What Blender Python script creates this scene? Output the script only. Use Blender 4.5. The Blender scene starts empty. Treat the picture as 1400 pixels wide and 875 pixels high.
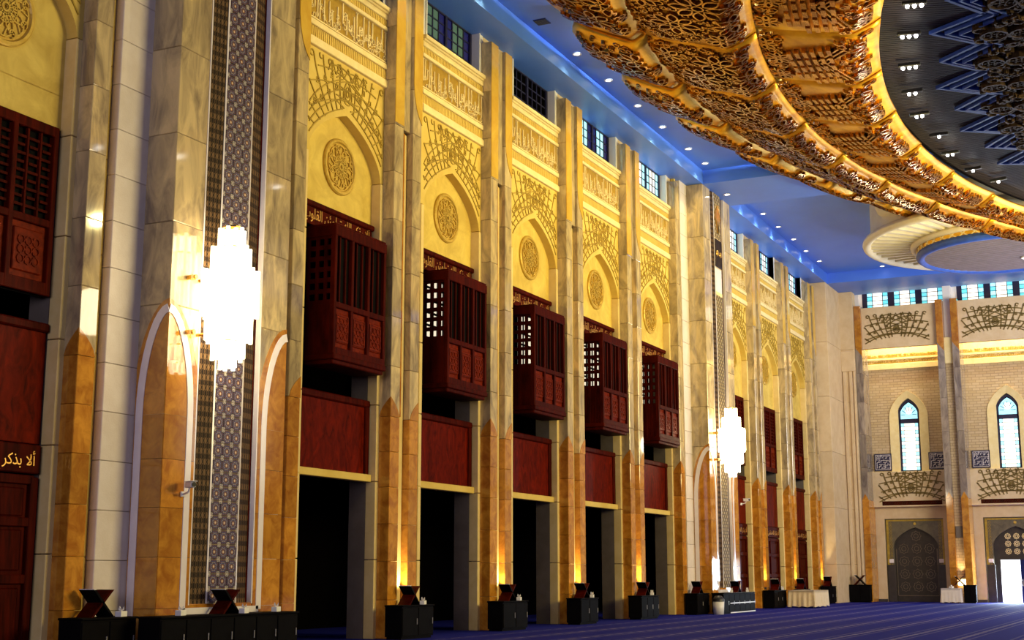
import bpy, math, random
from math import sin, cos, pi, sqrt, atan2, radians, floor
from mathutils import Vector, Matrix

S = bpy.context.scene
C = S.collection
rnd = random.Random(7)

# ------------------------------------------------------------------ camera
cd = bpy.data.cameras.new('camera')
cd.sensor_fit = 'HORIZONTAL'; cd.sensor_width = 36.0
cd.lens = 36.0 * 1876.13 / 1400.0
cd.clip_end = 500
cam = bpy.data.objects.new('camera', cd); C.objects.link(cam)
YAW, PITCH = 0.451547, 0.182668
cam.location = (18.343, 0.0, 1.6)
cam.rotation_euler = (pi / 2 + PITCH, 0.0, YAW)
S.camera = cam

# ------------------------------------------------------------------ world and exposure
W = bpy.data.worlds.new('world'); S.world = W; W.use_nodes = True
W.node_tree.nodes['Background'].inputs[0].default_value = (0.70, 0.62, 0.60, 1)
W.node_tree.nodes['Background'].inputs[1].default_value = 0.05
S.view_settings.view_transform = 'Standard'
S.view_settings.look = 'None'
S.view_settings.gamma = 1.0
S.view_settings.exposure = 0.0
S.cycles.max_bounces = 6
S.cycles.sample_clamp_indirect = 6.0
S.cycles.sample_clamp_direct = 0.0


def light(kind, name, loc, power, col, aim=None, size=0.1, size_y=None, angle=None, blend=0.6):
    d = bpy.data.lights.new(name, kind); d.energy = power; d.color = col
    if kind == 'AREA':
        d.shape = 'RECTANGLE'; d.size = size; d.size_y = size_y or size
    else:
        d.shadow_soft_size = size
    if kind == 'SPOT':
        d.spot_size = angle; d.spot_blend = blend
    o = bpy.data.objects.new(name, d); C.objects.link(o); o.location = loc
    if aim is not None:
        o.rotation_euler = (Vector(aim) - Vector(loc)).to_track_quat('-Z', 'Y').to_euler()
    return o


# two warm area fills added for unseen chandeliers; cool light of windows behind the camera
light('AREA', 'hall_fill_light', (36, 36, 11.5), 9200, (1.0, 0.80, 0.34), aim=(0, 37, 11.5), size=15, size_y=8)
light('AREA', 'hall_far_fill_light', (30, 60, 11), 4600, (1.0, 0.89, 0.76), aim=(3, 74, 10), size=12, size_y=8)
light('AREA', 'entrance_window_light', (14, -9, 7), 1900, (0.84, 0.76, 1.0), aim=(4, 30, 8), size=14, size_y=8)


# ------------------------------------------------------------------ mesh helpers
class MB:
    def __init__(s):
        s.v = []; s.f = []; s.m = []

    def add(s, vs, fs, mi=0):
        o = len(s.v); s.v += vs
        for f in fs:
            s.f.append(tuple(i + o for i in f)); s.m.append(mi)

    def box(s, x0, x1, y0, y1, z0, z1, mi=0):
        s.add([(x0, y0, z0), (x1, y0, z0), (x1, y1, z0), (x0, y1, z0), (x0, y0, z1), (x1, y0, z1), (x1, y1, z1), (x0, y1, z1)],
              [(0, 3, 2, 1), (4, 5, 6, 7), (0, 1, 5, 4), (1, 2, 6, 5), (2, 3, 7, 6), (3, 0, 4, 7)], mi)
        return s

    def bbox(s, x0, x1, y0, y1, z0, z1, b=0.01, mi=0):
        # box whose eight corner groups are chamfered on every edge (24 vertices)
        X = (x0, x0 + b, x1 - b, x1); Y = (y0, y0 + b, y1 - b, y1); Z = (z0, z0 + b, z1 - b, z1)
        vs = []; ix = {}
        for a in (0, 1):
            for c in (0, 1):
                for e in (0, 1):
                    x = (0, 3)[a]; y = (0, 3)[c]; z = (0, 3)[e]
                    xi = (1, 2)[a]; yi = (1, 2)[c]; zi = (1, 2)[e]
                    ix[a, c, e, 'x'] = len(vs); vs.append((X[x], Y[yi], Z[zi]))
                    ix[a, c, e, 'y'] = len(vs); vs.append((X[xi], Y[y], Z[zi]))
                    ix[a, c, e, 'z'] = len(vs); vs.append((X[xi], Y[yi], Z[z]))
        fs = []
        q = ((0, 0), (1, 0), (1, 1), (0, 1))
        for k in (0, 1):
            fx = [ix[k, a, b2, 'x'] for a, b2 in q]; fy = [ix[a, k, b2, 'y'] for a, b2 in q]; fz = [ix[a, b2, k, 'z'] for a, b2 in q]
            fs += [fx if k else fx[::-1], fy[::-1] if k else fy, fz if k else fz[::-1]]
        for a in (0, 1):
            for c in (0, 1):
                fs.append([ix[a, c, 0, 'x'], ix[a, c, 0, 'y'], ix[a, c, 1, 'y'], ix[a, c, 1, 'x']])
                fs.append([ix[a, 0, c, 'x'], ix[a, 0, c, 'z'], ix[a, 1, c, 'z'], ix[a, 1, c, 'x']])
                fs.append([ix[0, a, c, 'y'], ix[0, a, c, 'z'], ix[1, a, c, 'z'], ix[1, a, c, 'y']])
                for e in (0, 1):
                    fs.append([ix[a, c, e, 'x'], ix[a, c, e, 'y'], ix[a, c, e, 'z']])
        s.add(vs, fs, mi); return s

    def poly(s, pts, mp, h0, h1, mi=0):
        # polygon pts (a,b) extruded from h0 to h1 through mp(a,b,h)
        n = len(pts)
        s.add([mp(a, b, h0) for a, b in pts] + [mp(a, b, h1) for a, b in pts],
              [tuple(range(n))[::-1], tuple(range(n, 2 * n))] + [(i, (i + 1) % n, (i + 1) % n + n, i + n) for i in range(n)], mi)
        return s

    def rib(s, pts, w, mp, h0, h1, closed=False, mi=0):
        # raised ribbon with a box section along a 2D path
        n = len(pts)
        if n < 2: return s
        L = []; R = []
        for i, p in enumerate(pts):
            a = pts[i - 1] if (i > 0 or closed) else p
            b = pts[(i + 1) % n] if (i < n - 1 or closed) else p
            dx, dy = b[0] - a[0], b[1] - a[1]; d = sqrt(dx * dx + dy * dy) or 1
            nx, ny = -dy / d * w / 2, dx / d * w / 2
            L.append((p[0] + nx, p[1] + ny)); R.append((p[0] - nx, p[1] - ny))
        vs = [mp(a, b, h0) for a, b in L] + [mp(a, b, h1) for a, b in L] + [mp(a, b, h1) for a, b in R] + [mp(a, b, h0) for a, b in R]
        fs = []
        for i in range(n if closed else n - 1):
            j = (i + 1) % n
            fs += [(i, j, j + n, i + n), (i + n, j + n, j + 2 * n, i + 2 * n), (i + 2 * n, j + 2 * n, j + 3 * n, i + 3 * n)]
        if not closed:
            fs += [(0, n, 2 * n, 3 * n), (n - 1, 4 * n - 1, 3 * n - 1, 2 * n - 1)]
        s.add(vs, fs, mi); return s

    def lathe(s, prof, n=24, c=(0, 0, 0), mi=0, axis='z', a0=0.0, a1=2 * pi):
        full = abs(a1 - a0 - 2 * pi) < 1e-6
        k = n if full else n + 1
        vs = []
        for i in range(k):
            t = a0 + (a1 - a0) * i / n
            for r, z in prof:
                p = (r * cos(t), r * sin(t), z)
                if axis == 'x': p = (p[2], p[0], p[1])
                if axis == 'y': p = (p[0], p[2], p[1])
                vs.append((p[0] + c[0], p[1] + c[1], p[2] + c[2]))
        m = len(prof); fs = []
        for i in range(n):
            j = (i + 1) % k
            for q in range(m - 1):
                fs.append((i * m + q, j * m + q, j * m + q + 1, i * m + q + 1))
        s.add(vs, fs, mi); return s

    def tube(s, a, b, r, n=8, r2=None, mi=0):
        a = Vector(a); b = Vector(b); d = (b - a).normalized()
        u = d.orthogonal().normalized(); w = d.cross(u); r2 = r if r2 is None else r2
        vs = [tuple(a + (u * cos(2 * pi * i / n) + w * sin(2 * pi * i / n)) * r) for i in range(n)] + \
             [tuple(b + (u * cos(2 * pi * i / n) + w * sin(2 * pi * i / n)) * r2) for i in range(n)]
        s.add(vs, [(i, (i + 1) % n, (i + 1) % n + n, i + n) for i in range(n)] + [tuple(range(n))[::-1], tuple(range(n, 2 * n))], mi)
        return s

    def mesh(s, name, mats, smooth=False):
        me = bpy.data.meshes.new(name); me.from_pydata(s.v, [], s.f)
        for m in (mats if isinstance(mats, (list, tuple)) else [mats]): me.materials.append(m)
        if any(s.m): me.polygons.foreach_set('material_index', s.m)
        if smooth: me.polygons.foreach_set('use_smooth', [True] * len(s.f))
        me.update(); return me

    def build(s, name, mats, parent=None, loc=(0, 0, 0), smooth=False):
        return link(name, s.mesh(name, mats, smooth), parent, loc)


def link(name, me, parent=None, loc=(0, 0, 0), rot=(0, 0, 0), sc=None):
    o = bpy.data.objects.new(name, me); C.objects.link(o)
    o.location = loc; o.rotation_euler = rot
    if sc: o.scale = sc
    if parent: o.parent = parent
    return o


def tag(o, label, cat, group=None):
    o['label'] = label; o['category'] = cat
    if group: o['group'] = group
    return o


def thing(name, label, cat, loc=(0, 0, 0), group=None, rz=0.0):
    o = link(name, None, None, loc, (0, 0, rz)); o.empty_display_size = 0.3
    return tag(o, label, cat, group)


def struct(o):
    o['kind'] = 'structure'; return o


def stuff(o):
    o['kind'] = 'stuff'; return o


def copy_tree(o, parent=None):
    c = o.copy(); C.objects.link(c)
    if parent: c.parent = parent
    for ch in list(o.children): copy_tree(ch, c)
    return c


def circ(u, w, r, n=12, a0=0.0, a1=2 * pi):
    full = abs(a1 - a0 - 2 * pi) < 1e-6
    return [(u + r * cos(a0 + (a1 - a0) * i / n), w + r * sin(a0 + (a1 - a0) * i / n)) for i in range(n if full else n + 1)]


# ------------------------------------------------------------------ materials
def mat(name, col, rough=0.5, metal=0.0, col2=None, scale=2.0, detail=4.0, mix=(0.35, 0.65), emit=None, estr=0.0,
        per=0.0, bump=0.0, bscale=30.0, coat=0.0, dist=0.0, spec=0.5, stretch=None, hue=None):
    m = bpy.data.materials.new(name); m.use_nodes = True
    nt = m.node_tree; N = nt.nodes; Lk = nt.links; b = N['Principled BSDF']
    b.inputs['Base Color'].default_value = (*col, 1); b.inputs['Roughness'].default_value = rough
    b.inputs['Metallic'].default_value = metal; b.inputs['Coat Weight'].default_value = coat
    b.inputs['Coat Roughness'].default_value = 0.04
    b.inputs['Specular IOR Level'].default_value = spec
    if emit:
        b.inputs['Emission Color'].default_value = (*emit, 1); b.inputs['Emission Strength'].default_value = estr
    geo = N.new('ShaderNodeNewGeometry'); vec = geo.outputs['Position']
    oi = None
    if per or stretch:
        oi = N.new('ShaderNodeObjectInfo')
    if per:
        ad = N.new('ShaderNodeVectorMath'); ad.operation = 'SCALE'; ad.inputs[3].default_value = 37.0
        cx = N.new('ShaderNodeCombineXYZ')
        for k in range(3): Lk.new(oi.outputs['Random'], cx.inputs[k])
        Lk.new(cx.outputs[0], ad.inputs[0])
        a2 = N.new('ShaderNodeVectorMath'); a2.operation = 'ADD'
        Lk.new(vec, a2.inputs[0]); Lk.new(ad.outputs[0], a2.inputs[1]); vec = a2.outputs[0]
    if stretch:
        mp = N.new('ShaderNodeVectorMath'); mp.operation = 'MULTIPLY'; mp.inputs[1].default_value = stretch
        Lk.new(vec, mp.inputs[0]); vec = mp.outputs[0]
    out = None
    if col2:
        nz = N.new('ShaderNodeTexNoise'); nz.inputs['Scale'].default_value = scale; nz.inputs['Detail'].default_value = detail
        nz.inputs['Roughness'].default_value = 0.62; nz.inputs['Distortion'].default_value = dist
        Lk.new(vec, nz.inputs['Vector'])
        r = N.new('ShaderNodeValToRGB'); r.color_ramp.elements[0].position = mix[0]; r.color_ramp.elements[1].position = mix[1]
        r.color_ramp.elements[0].color = (*col, 1); r.color_ramp.elements[1].color = (*col2, 1)
        Lk.new(nz.outputs['Fac'], r.inputs['Fac']); out = r.outputs['Color']
        if per:
            hs = N.new('ShaderNodeHueSaturation')
            mr = N.new('ShaderNodeMapRange'); mr.inputs['To Min'].default_value = 1 - per; mr.inputs['To Max'].default_value = 1 + per
            Lk.new(oi.outputs['Random'], mr.inputs['Value']); Lk.new(mr.outputs[0], hs.inputs['Value'])
            Lk.new(out, hs.inputs['Color']); out = hs.outputs['Color']
        Lk.new(out, b.inputs['Base Color'])
    if bump:
        n2 = N.new('ShaderNodeTexNoise'); n2.inputs['Scale'].default_value = bscale; n2.inputs['Detail'].default_value = 3
        Lk.new(vec, n2.inputs['Vector'])
        bp = N.new('ShaderNodeBump'); bp.inputs['Strength'].default_value = bump; bp.inputs['Distance'].default_value = 0.02
        Lk.new(n2.outputs['Fac'], bp.inputs['Height']); Lk.new(bp.outputs['Normal'], b.inputs['Normal'])
    return m


M = {}
M['plaster'] = mat('cream_plaster', (0.74, 0.55, 0.13), 0.75, col2=(0.66, 0.46, 0.09), scale=1.2, bump=0.15, bscale=14)
M['plaster_flat'] = mat('mottled_plaster', (0.76, 0.57, 0.12), 0.8, col2=(0.58, 0.40, 0.07), scale=1.6, detail=8, dist=0.6)
M['moulding'] = mat('pale_stone_moulding', (0.84, 0.70, 0.36), 0.65, col2=(0.78, 0.62, 0.28), scale=3)
M['relief'] = mat('gilded_relief', (0.52, 0.33, 0.04), 0.42, metal=0.3, col2=(0.66, 0.45, 0.08), scale=6)
M['relief_line'] = mat('olive_gold_inlay', (0.46, 0.31, 0.030), 0.5, metal=0.1, col2=(0.30, 0.19, 0.016), scale=5)
M['relief_dark'] = mat('dark_olive_inlay', (0.20, 0.135, 0.03), 0.5, metal=0.1, col2=(0.13, 0.085, 0.015), scale=5)
M['relief_ground'] = mat('deep_gilt_ground', (0.46, 0.29, 0.03), 0.5, metal=0.2, col2=(0.36, 0.21, 0.018), scale=6)
M['rim_stone'] = mat('yellow_limestone', (0.82, 0.64, 0.27), 0.7, col2=(0.74, 0.55, 0.20), scale=2)
M['stone'] = mat('cream_limestone', (0.70, 0.55, 0.34), 0.7, col2=(0.62, 0.46, 0.26), scale=1.6, per=0.06, bump=0.12, bscale=25)
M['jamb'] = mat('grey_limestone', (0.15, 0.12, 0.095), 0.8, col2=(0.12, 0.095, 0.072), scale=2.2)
M['slat_grey'] = mat('violet_grey_slat', (0.20, 0.16, 0.20), 0.6, col2=(0.16, 0.13, 0.16), scale=3)
M['white_stone'] = mat('white_limestone', (0.78, 0.70, 0.62), 0.65, col2=(0.70, 0.61, 0.52), scale=1.6, per=0.05, bump=0.15, bscale=30)
M['marble'] = mat('grey_veined_marble', (0.66, 0.51, 0.26), 0.06, col2=(0.25, 0.19, 0.12), scale=1.5, detail=10, dist=0.9, mix=(0.36, 0.66), per=0.16, spec=0.8, stretch=(1.6, 1.6, .55))
M['marble_grey'] = mat('dark_grey_marble', (0.36, 0.30, 0.24), 0.07, col2=(0.14, 0.11, 0.10), scale=1.5, detail=10, dist=0.9, mix=(0.36, 0.66), per=0.16, spec=0.8, stretch=(1.6, 1.6, .55))
M['onyx'] = mat('honey_onyx', (0.60, 0.27, 0.03), 0.07, col2=(0.36, 0.125, 0.012), scale=3.0, detail=10, dist=0.7, per=0.16, spec=0.8)
M['onyx_gold'] = mat('golden_onyx', (0.70, 0.46, 0.08), 0.10, col2=(0.58, 0.34, 0.05), scale=1.1, detail=8, dist=1.0, per=0.08, spec=0.6)
M['white_marble'] = mat('white_marble_inlay', (0.86, 0.80, 0.80), 0.16, col2=(0.80, 0.73, 0.72), scale=2)
M['wood'] = mat('mahogany', (0.075, 0.0044, 0.0008), 0.55, col2=(0.028, 0.0016, 0.0003), scale=3, detail=6, stretch=(1, 3, .4), per=0.1, spec=0.03)
M['wood_panel'] = mat('burr_mahogany', (0.165, 0.0085, 0.0008), 0.5, col2=(0.040, 0.0019, 0.0003), scale=2.6, detail=8, dist=1.4, stretch=(1, 1.6, .7), mix=(0.3, 0.7), per=0.1, spec=0.03)
M['wood_carved'] = mat('carved_mahogany', (0.19, 0.016, 0.001), 0.5, col2=(0.09, 0.006, 0.0006), scale=9, spec=0.05)
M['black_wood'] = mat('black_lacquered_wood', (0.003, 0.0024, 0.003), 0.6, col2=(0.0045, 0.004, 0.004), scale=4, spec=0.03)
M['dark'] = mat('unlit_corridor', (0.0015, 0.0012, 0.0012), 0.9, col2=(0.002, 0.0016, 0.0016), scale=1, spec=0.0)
M['gold'] = mat('gold_leaf', (0.86, 0.52, 0.045), 0.36, metal=0.75, col2=(0.70, 0.36, 0.022), scale=1.4, bump=0.06, bscale=6)
M['gold_relief'] = mat('gold_relief_ridge', (0.60, 0.30, 0.03), 0.26, metal=0.95, col2=(0.26, 0.09, 0.010), scale=2.4)
M['gold_dark'] = mat('burnished_dark_gold', (0.66, 0.36, 0.025), 0.36, metal=0.6, col2=(0.40, 0.17, 0.012), scale=1.4, bump=0.06, bscale=6)
M['letter'] = mat('gold_lettering', (0.90, 0.52, 0.14), 0.3, metal=0.8, col2=(0.82, 0.46, 0.10), scale=8)
M['blue'] = mat('blue_ceiling_paint', (0.085, 0.22, 0.80), 0.42, col2=(0.075, 0.20, 0.74), scale=0.5)
M['blue_deep'] = mat('deep_blue_paint', (0.008, 0.016, 0.09), 0.6, col2=(0.006, 0.012, 0.07), scale=2, spec=0.2)
M['blue_bright'] = mat('bright_blue_paint', (0.03, 0.09, 0.42), 0.45, col2=(0.02, 0.06, 0.32), scale=3)
M['ribwood'] = mat('ribbed_dark_wood', (0.014, 0.010, 0.016), 0.55, col2=(0.008, 0.006, 0.012), scale=3, spec=0.2)
M['scroll'] = mat('bronze_scroll', (0.06, 0.032, 0.009), 0.5, metal=0.6, col2=(0.015, 0.008, 0.004), scale=3)
M['cream_paint'] = mat('ivory_paint', (0.74, 0.66, 0.48), 0.5, col2=(0.70, 0.60, 0.40), scale=2)
M['lamp'] = mat('lit_glass_rod', (1, .95, .8), 0.3, emit=(1.0, 0.86, 0.58), estr=5.0)
M['lamp_warm'] = mat('lit_warm_glass', (1, .9, .6), 0.3, emit=(1.0, 0.74, 0.36), estr=6.0)
M['bulb'] = mat('lit_bulb', (1, 1, 1), 0.3, emit=(1.0, 0.95, 0.88), estr=25.0)
M['brass'] = mat('brass', (0.75, 0.45, 0.10), 0.25, metal=1.0, col2=(0.65, 0.36, 0.07), scale=6)
M['white_metal'] = mat('white_enamel', (0.75, 0.74, 0.72), 0.4, col2=(0.70, 0.69, 0.67), scale=4)
M['black'] = mat('black_plastic', (0.01, 0.01, 0.012), 0.4, col2=(0.014, 0.014, 0.016), scale=4)
M['navy'] = mat('navy_window_frame', (0.012, 0.012, 0.05), 0.45, col2=(0.010, 0.008, 0.04), scale=4)
M['white_paint'] = mat('white_window_reveal', (0.82, 0.80, 0.78), 0.6, col2=(0.78, 0.76, 0.74), scale=2)
M['paper'] = mat('white_paper', (0.85, 0.83, 0.80), 0.8, col2=(0.80, 0.78, 0.76), scale=10)
M['cloth'] = mat('beige_tablecloth', (0.72, 0.58, 0.36), 0.85, col2=(0.66, 0.52, 0.30), scale=5)
M['cloth_white'] = mat('ivory_tablecloth', (0.80, 0.72, 0.60), 0.85, col2=(0.74, 0.66, 0.54), scale=5)
M['steel'] = mat('brushed_steel', (0.42, 0.40, 0.38), 0.35, metal=0.9, col2=(0.36, 0.34, 0.32), scale=20)
M['door_dark'] = mat('dark_bronze_door', (0.050, 0.040, 0.030), 0.45, metal=0.3, col2=(0.035, 0.028, 0.022), scale=3)
M['door_line'] = mat('worn_brass_inlay', (0.20, 0.16, 0.10), 0.4, metal=0.6, col2=(0.16, 0.12, 0.08), scale=6)
M['green_marble'] = mat('grey_green_marble', (0.15, 0.125, 0.07), 0.3, col2=(0.08, 0.066, 0.04), scale=2.6, detail=8, dist=1)
M['plinth'] = mat('dark_plinth_stone', (0.045, 0.036, 0.03), 0.4, col2=(0.03, 0.024, 0.02), scale=3)


def emat(name, col, s):
    m = mat(name, col, 0.2, emit=col, estr=s); return m


M['g_white'] = emat('lit_clear_glass', (1.0, 0.97, 0.88), 1.25)
M['g_teal'] = emat('lit_turquoise_glass', (0.12, 0.62, 0.76), 1.0)
M['g_cyan'] = emat('lit_pale_blue_glass', (0.36, 0.80, 0.95), 1.05)
M['g_blue'] = emat('lit_cobalt_glass', (0.03, 0.06, 0.55), 0.8)
M['g_navy'] = emat('dim_cobalt_glass', (0.012, 0.012, 0.10), 0.4)
M['g_green'] = emat('dim_green_glass', (0.06, 0.11, 0.07), 0.7)
M['g_amber'] = emat('lit_amber_glass', (1.0, 0.86, 0.62), 1.0)
M['daylight'] = emat('daylight_beyond_door', (0.95, 0.98, 1.0), 3.0)


def tile_material():
    # eight-petalled star rosette drawn from the tile's own coordinates
    m = bpy.data.materials.new('star_tile_glaze'); m.use_nodes = True
    nt = m.node_tree; N = nt.nodes; Lk = nt.links; b = N['Principled BSDF']
    tc = N.new('ShaderNodeTexCoord'); sp = N.new('ShaderNodeSeparateXYZ'); Lk.new(tc.outputs['Object'], sp.inputs[0])

    def op(o, a, b_=None, v=None):
        n = N.new('ShaderNodeMath'); n.operation = o
        if isinstance(a, (int, float)): n.inputs[0].default_value = a
        else: Lk.new(a, n.inputs[0])
        if b_ is not None:
            if isinstance(b_, (int, float)): n.inputs[1].default_value = b_
            else: Lk.new(b_, n.inputs[1])
        return n.outputs[0]
    y, z = sp.outputs[1], sp.outputs[2]
    r = op('SQRT', op('ADD', op('MULTIPLY', y, y), op('MULTIPLY', z, z)))
    a = op('ARCTAN2', z, y)
    w = op('ADD', 1.0, op('MULTIPLY', op('COSINE', op('MULTIPLY', a, 8.0)), 0.13))
    f = op('DIVIDE', op('MULTIPLY', r, w), 0.20)
    cr = N.new('ShaderNodeValToRGB'); cr.color_ramp.interpolation = 'CONSTANT'
    E = [(0, (.62, .50, .36)), (.12, (.20, .07, .02)), (.24, (.03, .04, .12)), (.36, (.40, .30, .18)), (.42, (.025, .04, .16)),
         (.55, (.16, .06, .02)), (.63, (.02, .025, .07)), (.74, (.10, .07, .05)), (.82, (.50, .45, .40)), (.90, (.10, .09, .10)), (.97, (.58, .53, .48))]
    el = cr.color_ramp.elements
    el[0].position = E[0][0]; el[0].color = (*E[0][1], 1); el[1].position = E[1][0]; el[1].color = (*E[1][1], 1)
    for p, c in E[2:]:
        e = el.new(p); e.color = (*c, 1)
    Lk.new(f, cr.inputs['Fac']); Lk.new(cr.outputs['Color'], b.inputs['Base Color'])
    b.inputs['Roughness'].default_value = 0.4; b.inputs['Specular IOR Level'].default_value = 0.25
    return m


def grid_material(name, cols, sy, sz, rough=0.6, shift=0.5, kind='chain'):
    # woven band: lozenges in metre coordinates, y across and z up (position based)
    m = bpy.data.materials.new(name); m.use_nodes = True
    nt = m.node_tree; N = nt.nodes; Lk = nt.links; b = N['Principled BSDF']
    tc = N.new('ShaderNodeTexCoord'); sp = N.new('ShaderNodeSeparateXYZ'); Lk.new(tc.outputs['Object'], sp.inputs[0])

    def op(o, a, b_=None):
        n = N.new('ShaderNodeMath'); n.operation = o
        for k, q in enumerate((a, b_)):
            if q is None: continue
            if isinstance(q, (int, float)): n.inputs[k].default_value = q
            else: Lk.new(q, n.inputs[k])
        return n.outputs[0]
    u = op('COSINE', op('MULTIPLY', sp.outputs[1], 2 * pi / sy)); v = op('COSINE', op('MULTIPLY', sp.outputs[2], 2 * pi / sz))
    if kind == 'chain':
        f = op('ADD', op('MULTIPLY', op('ADD', u, v), 0.25), 0.5)
    else:
        f = op('ADD', op('MULTIPLY', op('MULTIPLY', u, v), 0.5), 0.5)
    cr = N.new('ShaderNodeValToRGB'); cr.color_ramp.interpolation = 'CONSTANT'; el = cr.color_ramp.elements
    el[0].position = 0; el[0].color = (*cols[0], 1); el[1].position = 0.3; el[1].color = (*cols[1], 1)
    for i, c in enumerate(cols[2:]):
        e = el.new(0.45 + 0.2 * i); e.color = (*c, 1)
    Lk.new(f, cr.inputs['Fac']); Lk.new(cr.outputs['Color'], b.inputs['Base Color'])
    b.inputs['Roughness'].default_value = rough; b.inputs['Specular IOR Level'].default_value = 0.15
    return m


M['tile'] = tile_material()
M['chain'] = grid_material('brown_woven_tile', [(.012, .006, .004), (.11, .058, .022), (.014, .008, .005), (.15, .085, .036)], 0.10, 0.21)
M['tile_small'] = grid_material('gold_star_mosaic', [(.10, .06, .015), (.34, .22, .06), (.05, .05, .07), (.45, .36, .20)], 0.273, 0.273, kind='star')


def brick_material():
    m = bpy.data.materials.new('pale_brickwork'); m.use_nodes = True
    nt = m.node_tree; N = nt.nodes; Lk = nt.links; b = N['Principled BSDF']
    g = N.new('ShaderNodeNewGeometry'); sp = N.new('ShaderNodeSeparateXYZ'); Lk.new(g.outputs['Position'], sp.inputs[0])
    cx = N.new('ShaderNodeCombineXYZ'); Lk.new(sp.outputs[0], cx.inputs[0]); Lk.new(sp.outputs[2], cx.inputs[1])
    t = N.new('ShaderNodeTexBrick'); t.inputs['Scale'].default_value = 1.0
    t.inputs['Brick Width'].default_value = 0.42; t.inputs['Row Height'].default_value = 0.155; t.inputs['Mortar Size'].default_value = 0.014
    t.inputs['Color1'].default_value = (.60, .46, .27, 1); t.inputs['Color2'].default_value = (.52, .38, .20, 1); t.inputs['Mortar'].default_value = (.36, .25, .13, 1)
    Lk.new(cx.outputs[0], t.inputs['Vector']); Lk.new(t.outputs['Color'], b.inputs['Base Color'])
    bp = N.new('ShaderNodeBump'); bp.inputs['Strength'].default_value = 0.5; bp.inputs['Distance'].default_value = 0.03; bp.invert = True
    Lk.new(t.outputs['Fac'], bp.inputs['Height']); Lk.new(bp.outputs['Normal'], b.inputs['Normal'])
    b.inputs['Roughness'].default_value = 0.8
    return m


M['brick'] = brick_material()


def carpet_material():
    m = bpy.data.materials.new('striped_prayer_carpet'); m.use_nodes = True
    nt = m.node_tree; N = nt.nodes; Lk = nt.links; b = N['Principled BSDF']
    g = N.new('ShaderNodeNewGeometry'); sp = N.new('ShaderNodeSeparateXYZ'); Lk.new(g.outputs['Position'], sp.inputs[0])

    def op(o, a, b_=None):
        n = N.new('ShaderNodeMath'); n.operation = o
        for k, q in enumerate((a, b_)):
            if q is None: continue
            if isinstance(q, (int, float)): n.inputs[k].default_value = q
            else: Lk.new(q, n.inputs[k])
        return n.outputs[0]
    fx = op('FRACT', op('DIVIDE', op('SUBTRACT', sp.outputs[0], 1.5), 1.45))
    edge = op('ABSOLUTE', op('SUBTRACT', fx, 0.5))
    band = op('GREATER_THAN', edge, 0.455)
    nz = N.new('ShaderNodeTexNoise'); nz.inputs['Scale'].default_value = 3.5; nz.inputs['Detail'].default_value = 3
    Lk.new(g.outputs['Position'], nz.inputs['Vector'])
    dots = op('GREATER_THAN', op('SINE', op('MULTIPLY', sp.outputs[1], 2 * pi / 0.8)), -0.35)
    bd = op('MULTIPLY', band, op('ADD', 0.35, op('MULTIPLY', dots, 0.65)))
    inner = op('LESS_THAN', op('ABSOLUTE', op('SUBTRACT', edge, 0.33)), 0.025)
    edging = op('GREATER_THAN', sp.outputs[0], 1.5)
    fac = op('MULTIPLY', edging, op('MAXIMUM', bd, op('MULTIPLY', inner, 0.4)))
    r = N.new('ShaderNodeValToRGB'); r.color_ramp.elements[0].color = (.012, .018, .26, 1); r.color_ramp.elements[1].color = (.008, .010, .18, 1)
    Lk.new(nz.outputs['Fac'], r.inputs['Fac'])
    mx = N.new('ShaderNodeMix'); mx.data_type = 'RGBA'
    Lk.new(fac, mx.inputs['Factor']); Lk.new(r.outputs['Color'], mx.inputs[6]); mx.inputs[7].default_value = (.15, .14, .30, 1)
    Lk.new(mx.outputs[2], b.inputs['Base Color'])
    b.inputs['Roughness'].default_value = 0.85; b.inputs['Specular IOR Level'].default_value = 0.05
    return m


M['carpet'] = carpet_material()

# ------------------------------------------------------------------ layout numbers
PITCHY = 5.66
BAYS = {'A': 17.05}
for k in range(5): BAYS[k + 1] = 28.2 + PITCHY * k
for k in range(3): BAYS[k + 6] = 61.99 + PITCHY * k
BOXED = (1, 2, 3, 4, 5)
BAYNAME = {'A': 'the bay at the left edge', 1: 'the first bay right of the near chandelier', 2: 'the second bay right of the near chandelier',
           3: 'the middle bay of the row of five', 4: 'the fourth bay of the row of five', 5: 'the last bay before the far chandelier',
           6: 'the bay just behind the far chandelier', 7: 'the middle bay beyond the far chandelier', 8: 'the last bay before the corner'}
ZS = 17.95     # soffit of the perimeter beam
ZC = 18.55     # painted ceiling
XB = 1.0       # front of beam and of the chandelier piers
YP, YB = 80.3, 82.0   # far wall: pilaster fronts, bay plane


def gx(x): return 18.343 + (x - 18.343) * YB / 90.5
def gz(z): return 1.6 + (z - 1.6) * YB / 90.5
def px(x): return 18.343 + (x - 18.343) * YP / 90.5
def pz(z): return 1.6 + (z - 1.6) * YP / 90.5


# ------------------------------------------------------------------ floor, ceiling, wall cores
struct(MB().box(-6, 34, -2, 84, -0.3, 0).build('floor', M['carpet']))

c = MB()
c.box(XB, 34, 12, 84, ZC, ZC + 0.4)                        # painted slab
c.box(-0.8, XB, 12, 84, ZS, ZC + 0.4)                      # beam along the left wall
c.box(XB, 34, 20.0, 25.2, ZS, ZC)                          # cross beam over the near pier
c.box(XB, 34, 54.45, 58.4, ZS, ZC)                         # cross beam over the far pier
c.box(XB, 34, 77.2, 81.2, ZS, ZC)                          # beam before the end wall
c.box(-6, -0.8, 12, 84, ZS + 0.15, ZC + 0.4)
struct(c.build('ceiling', M['blue']))

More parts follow.
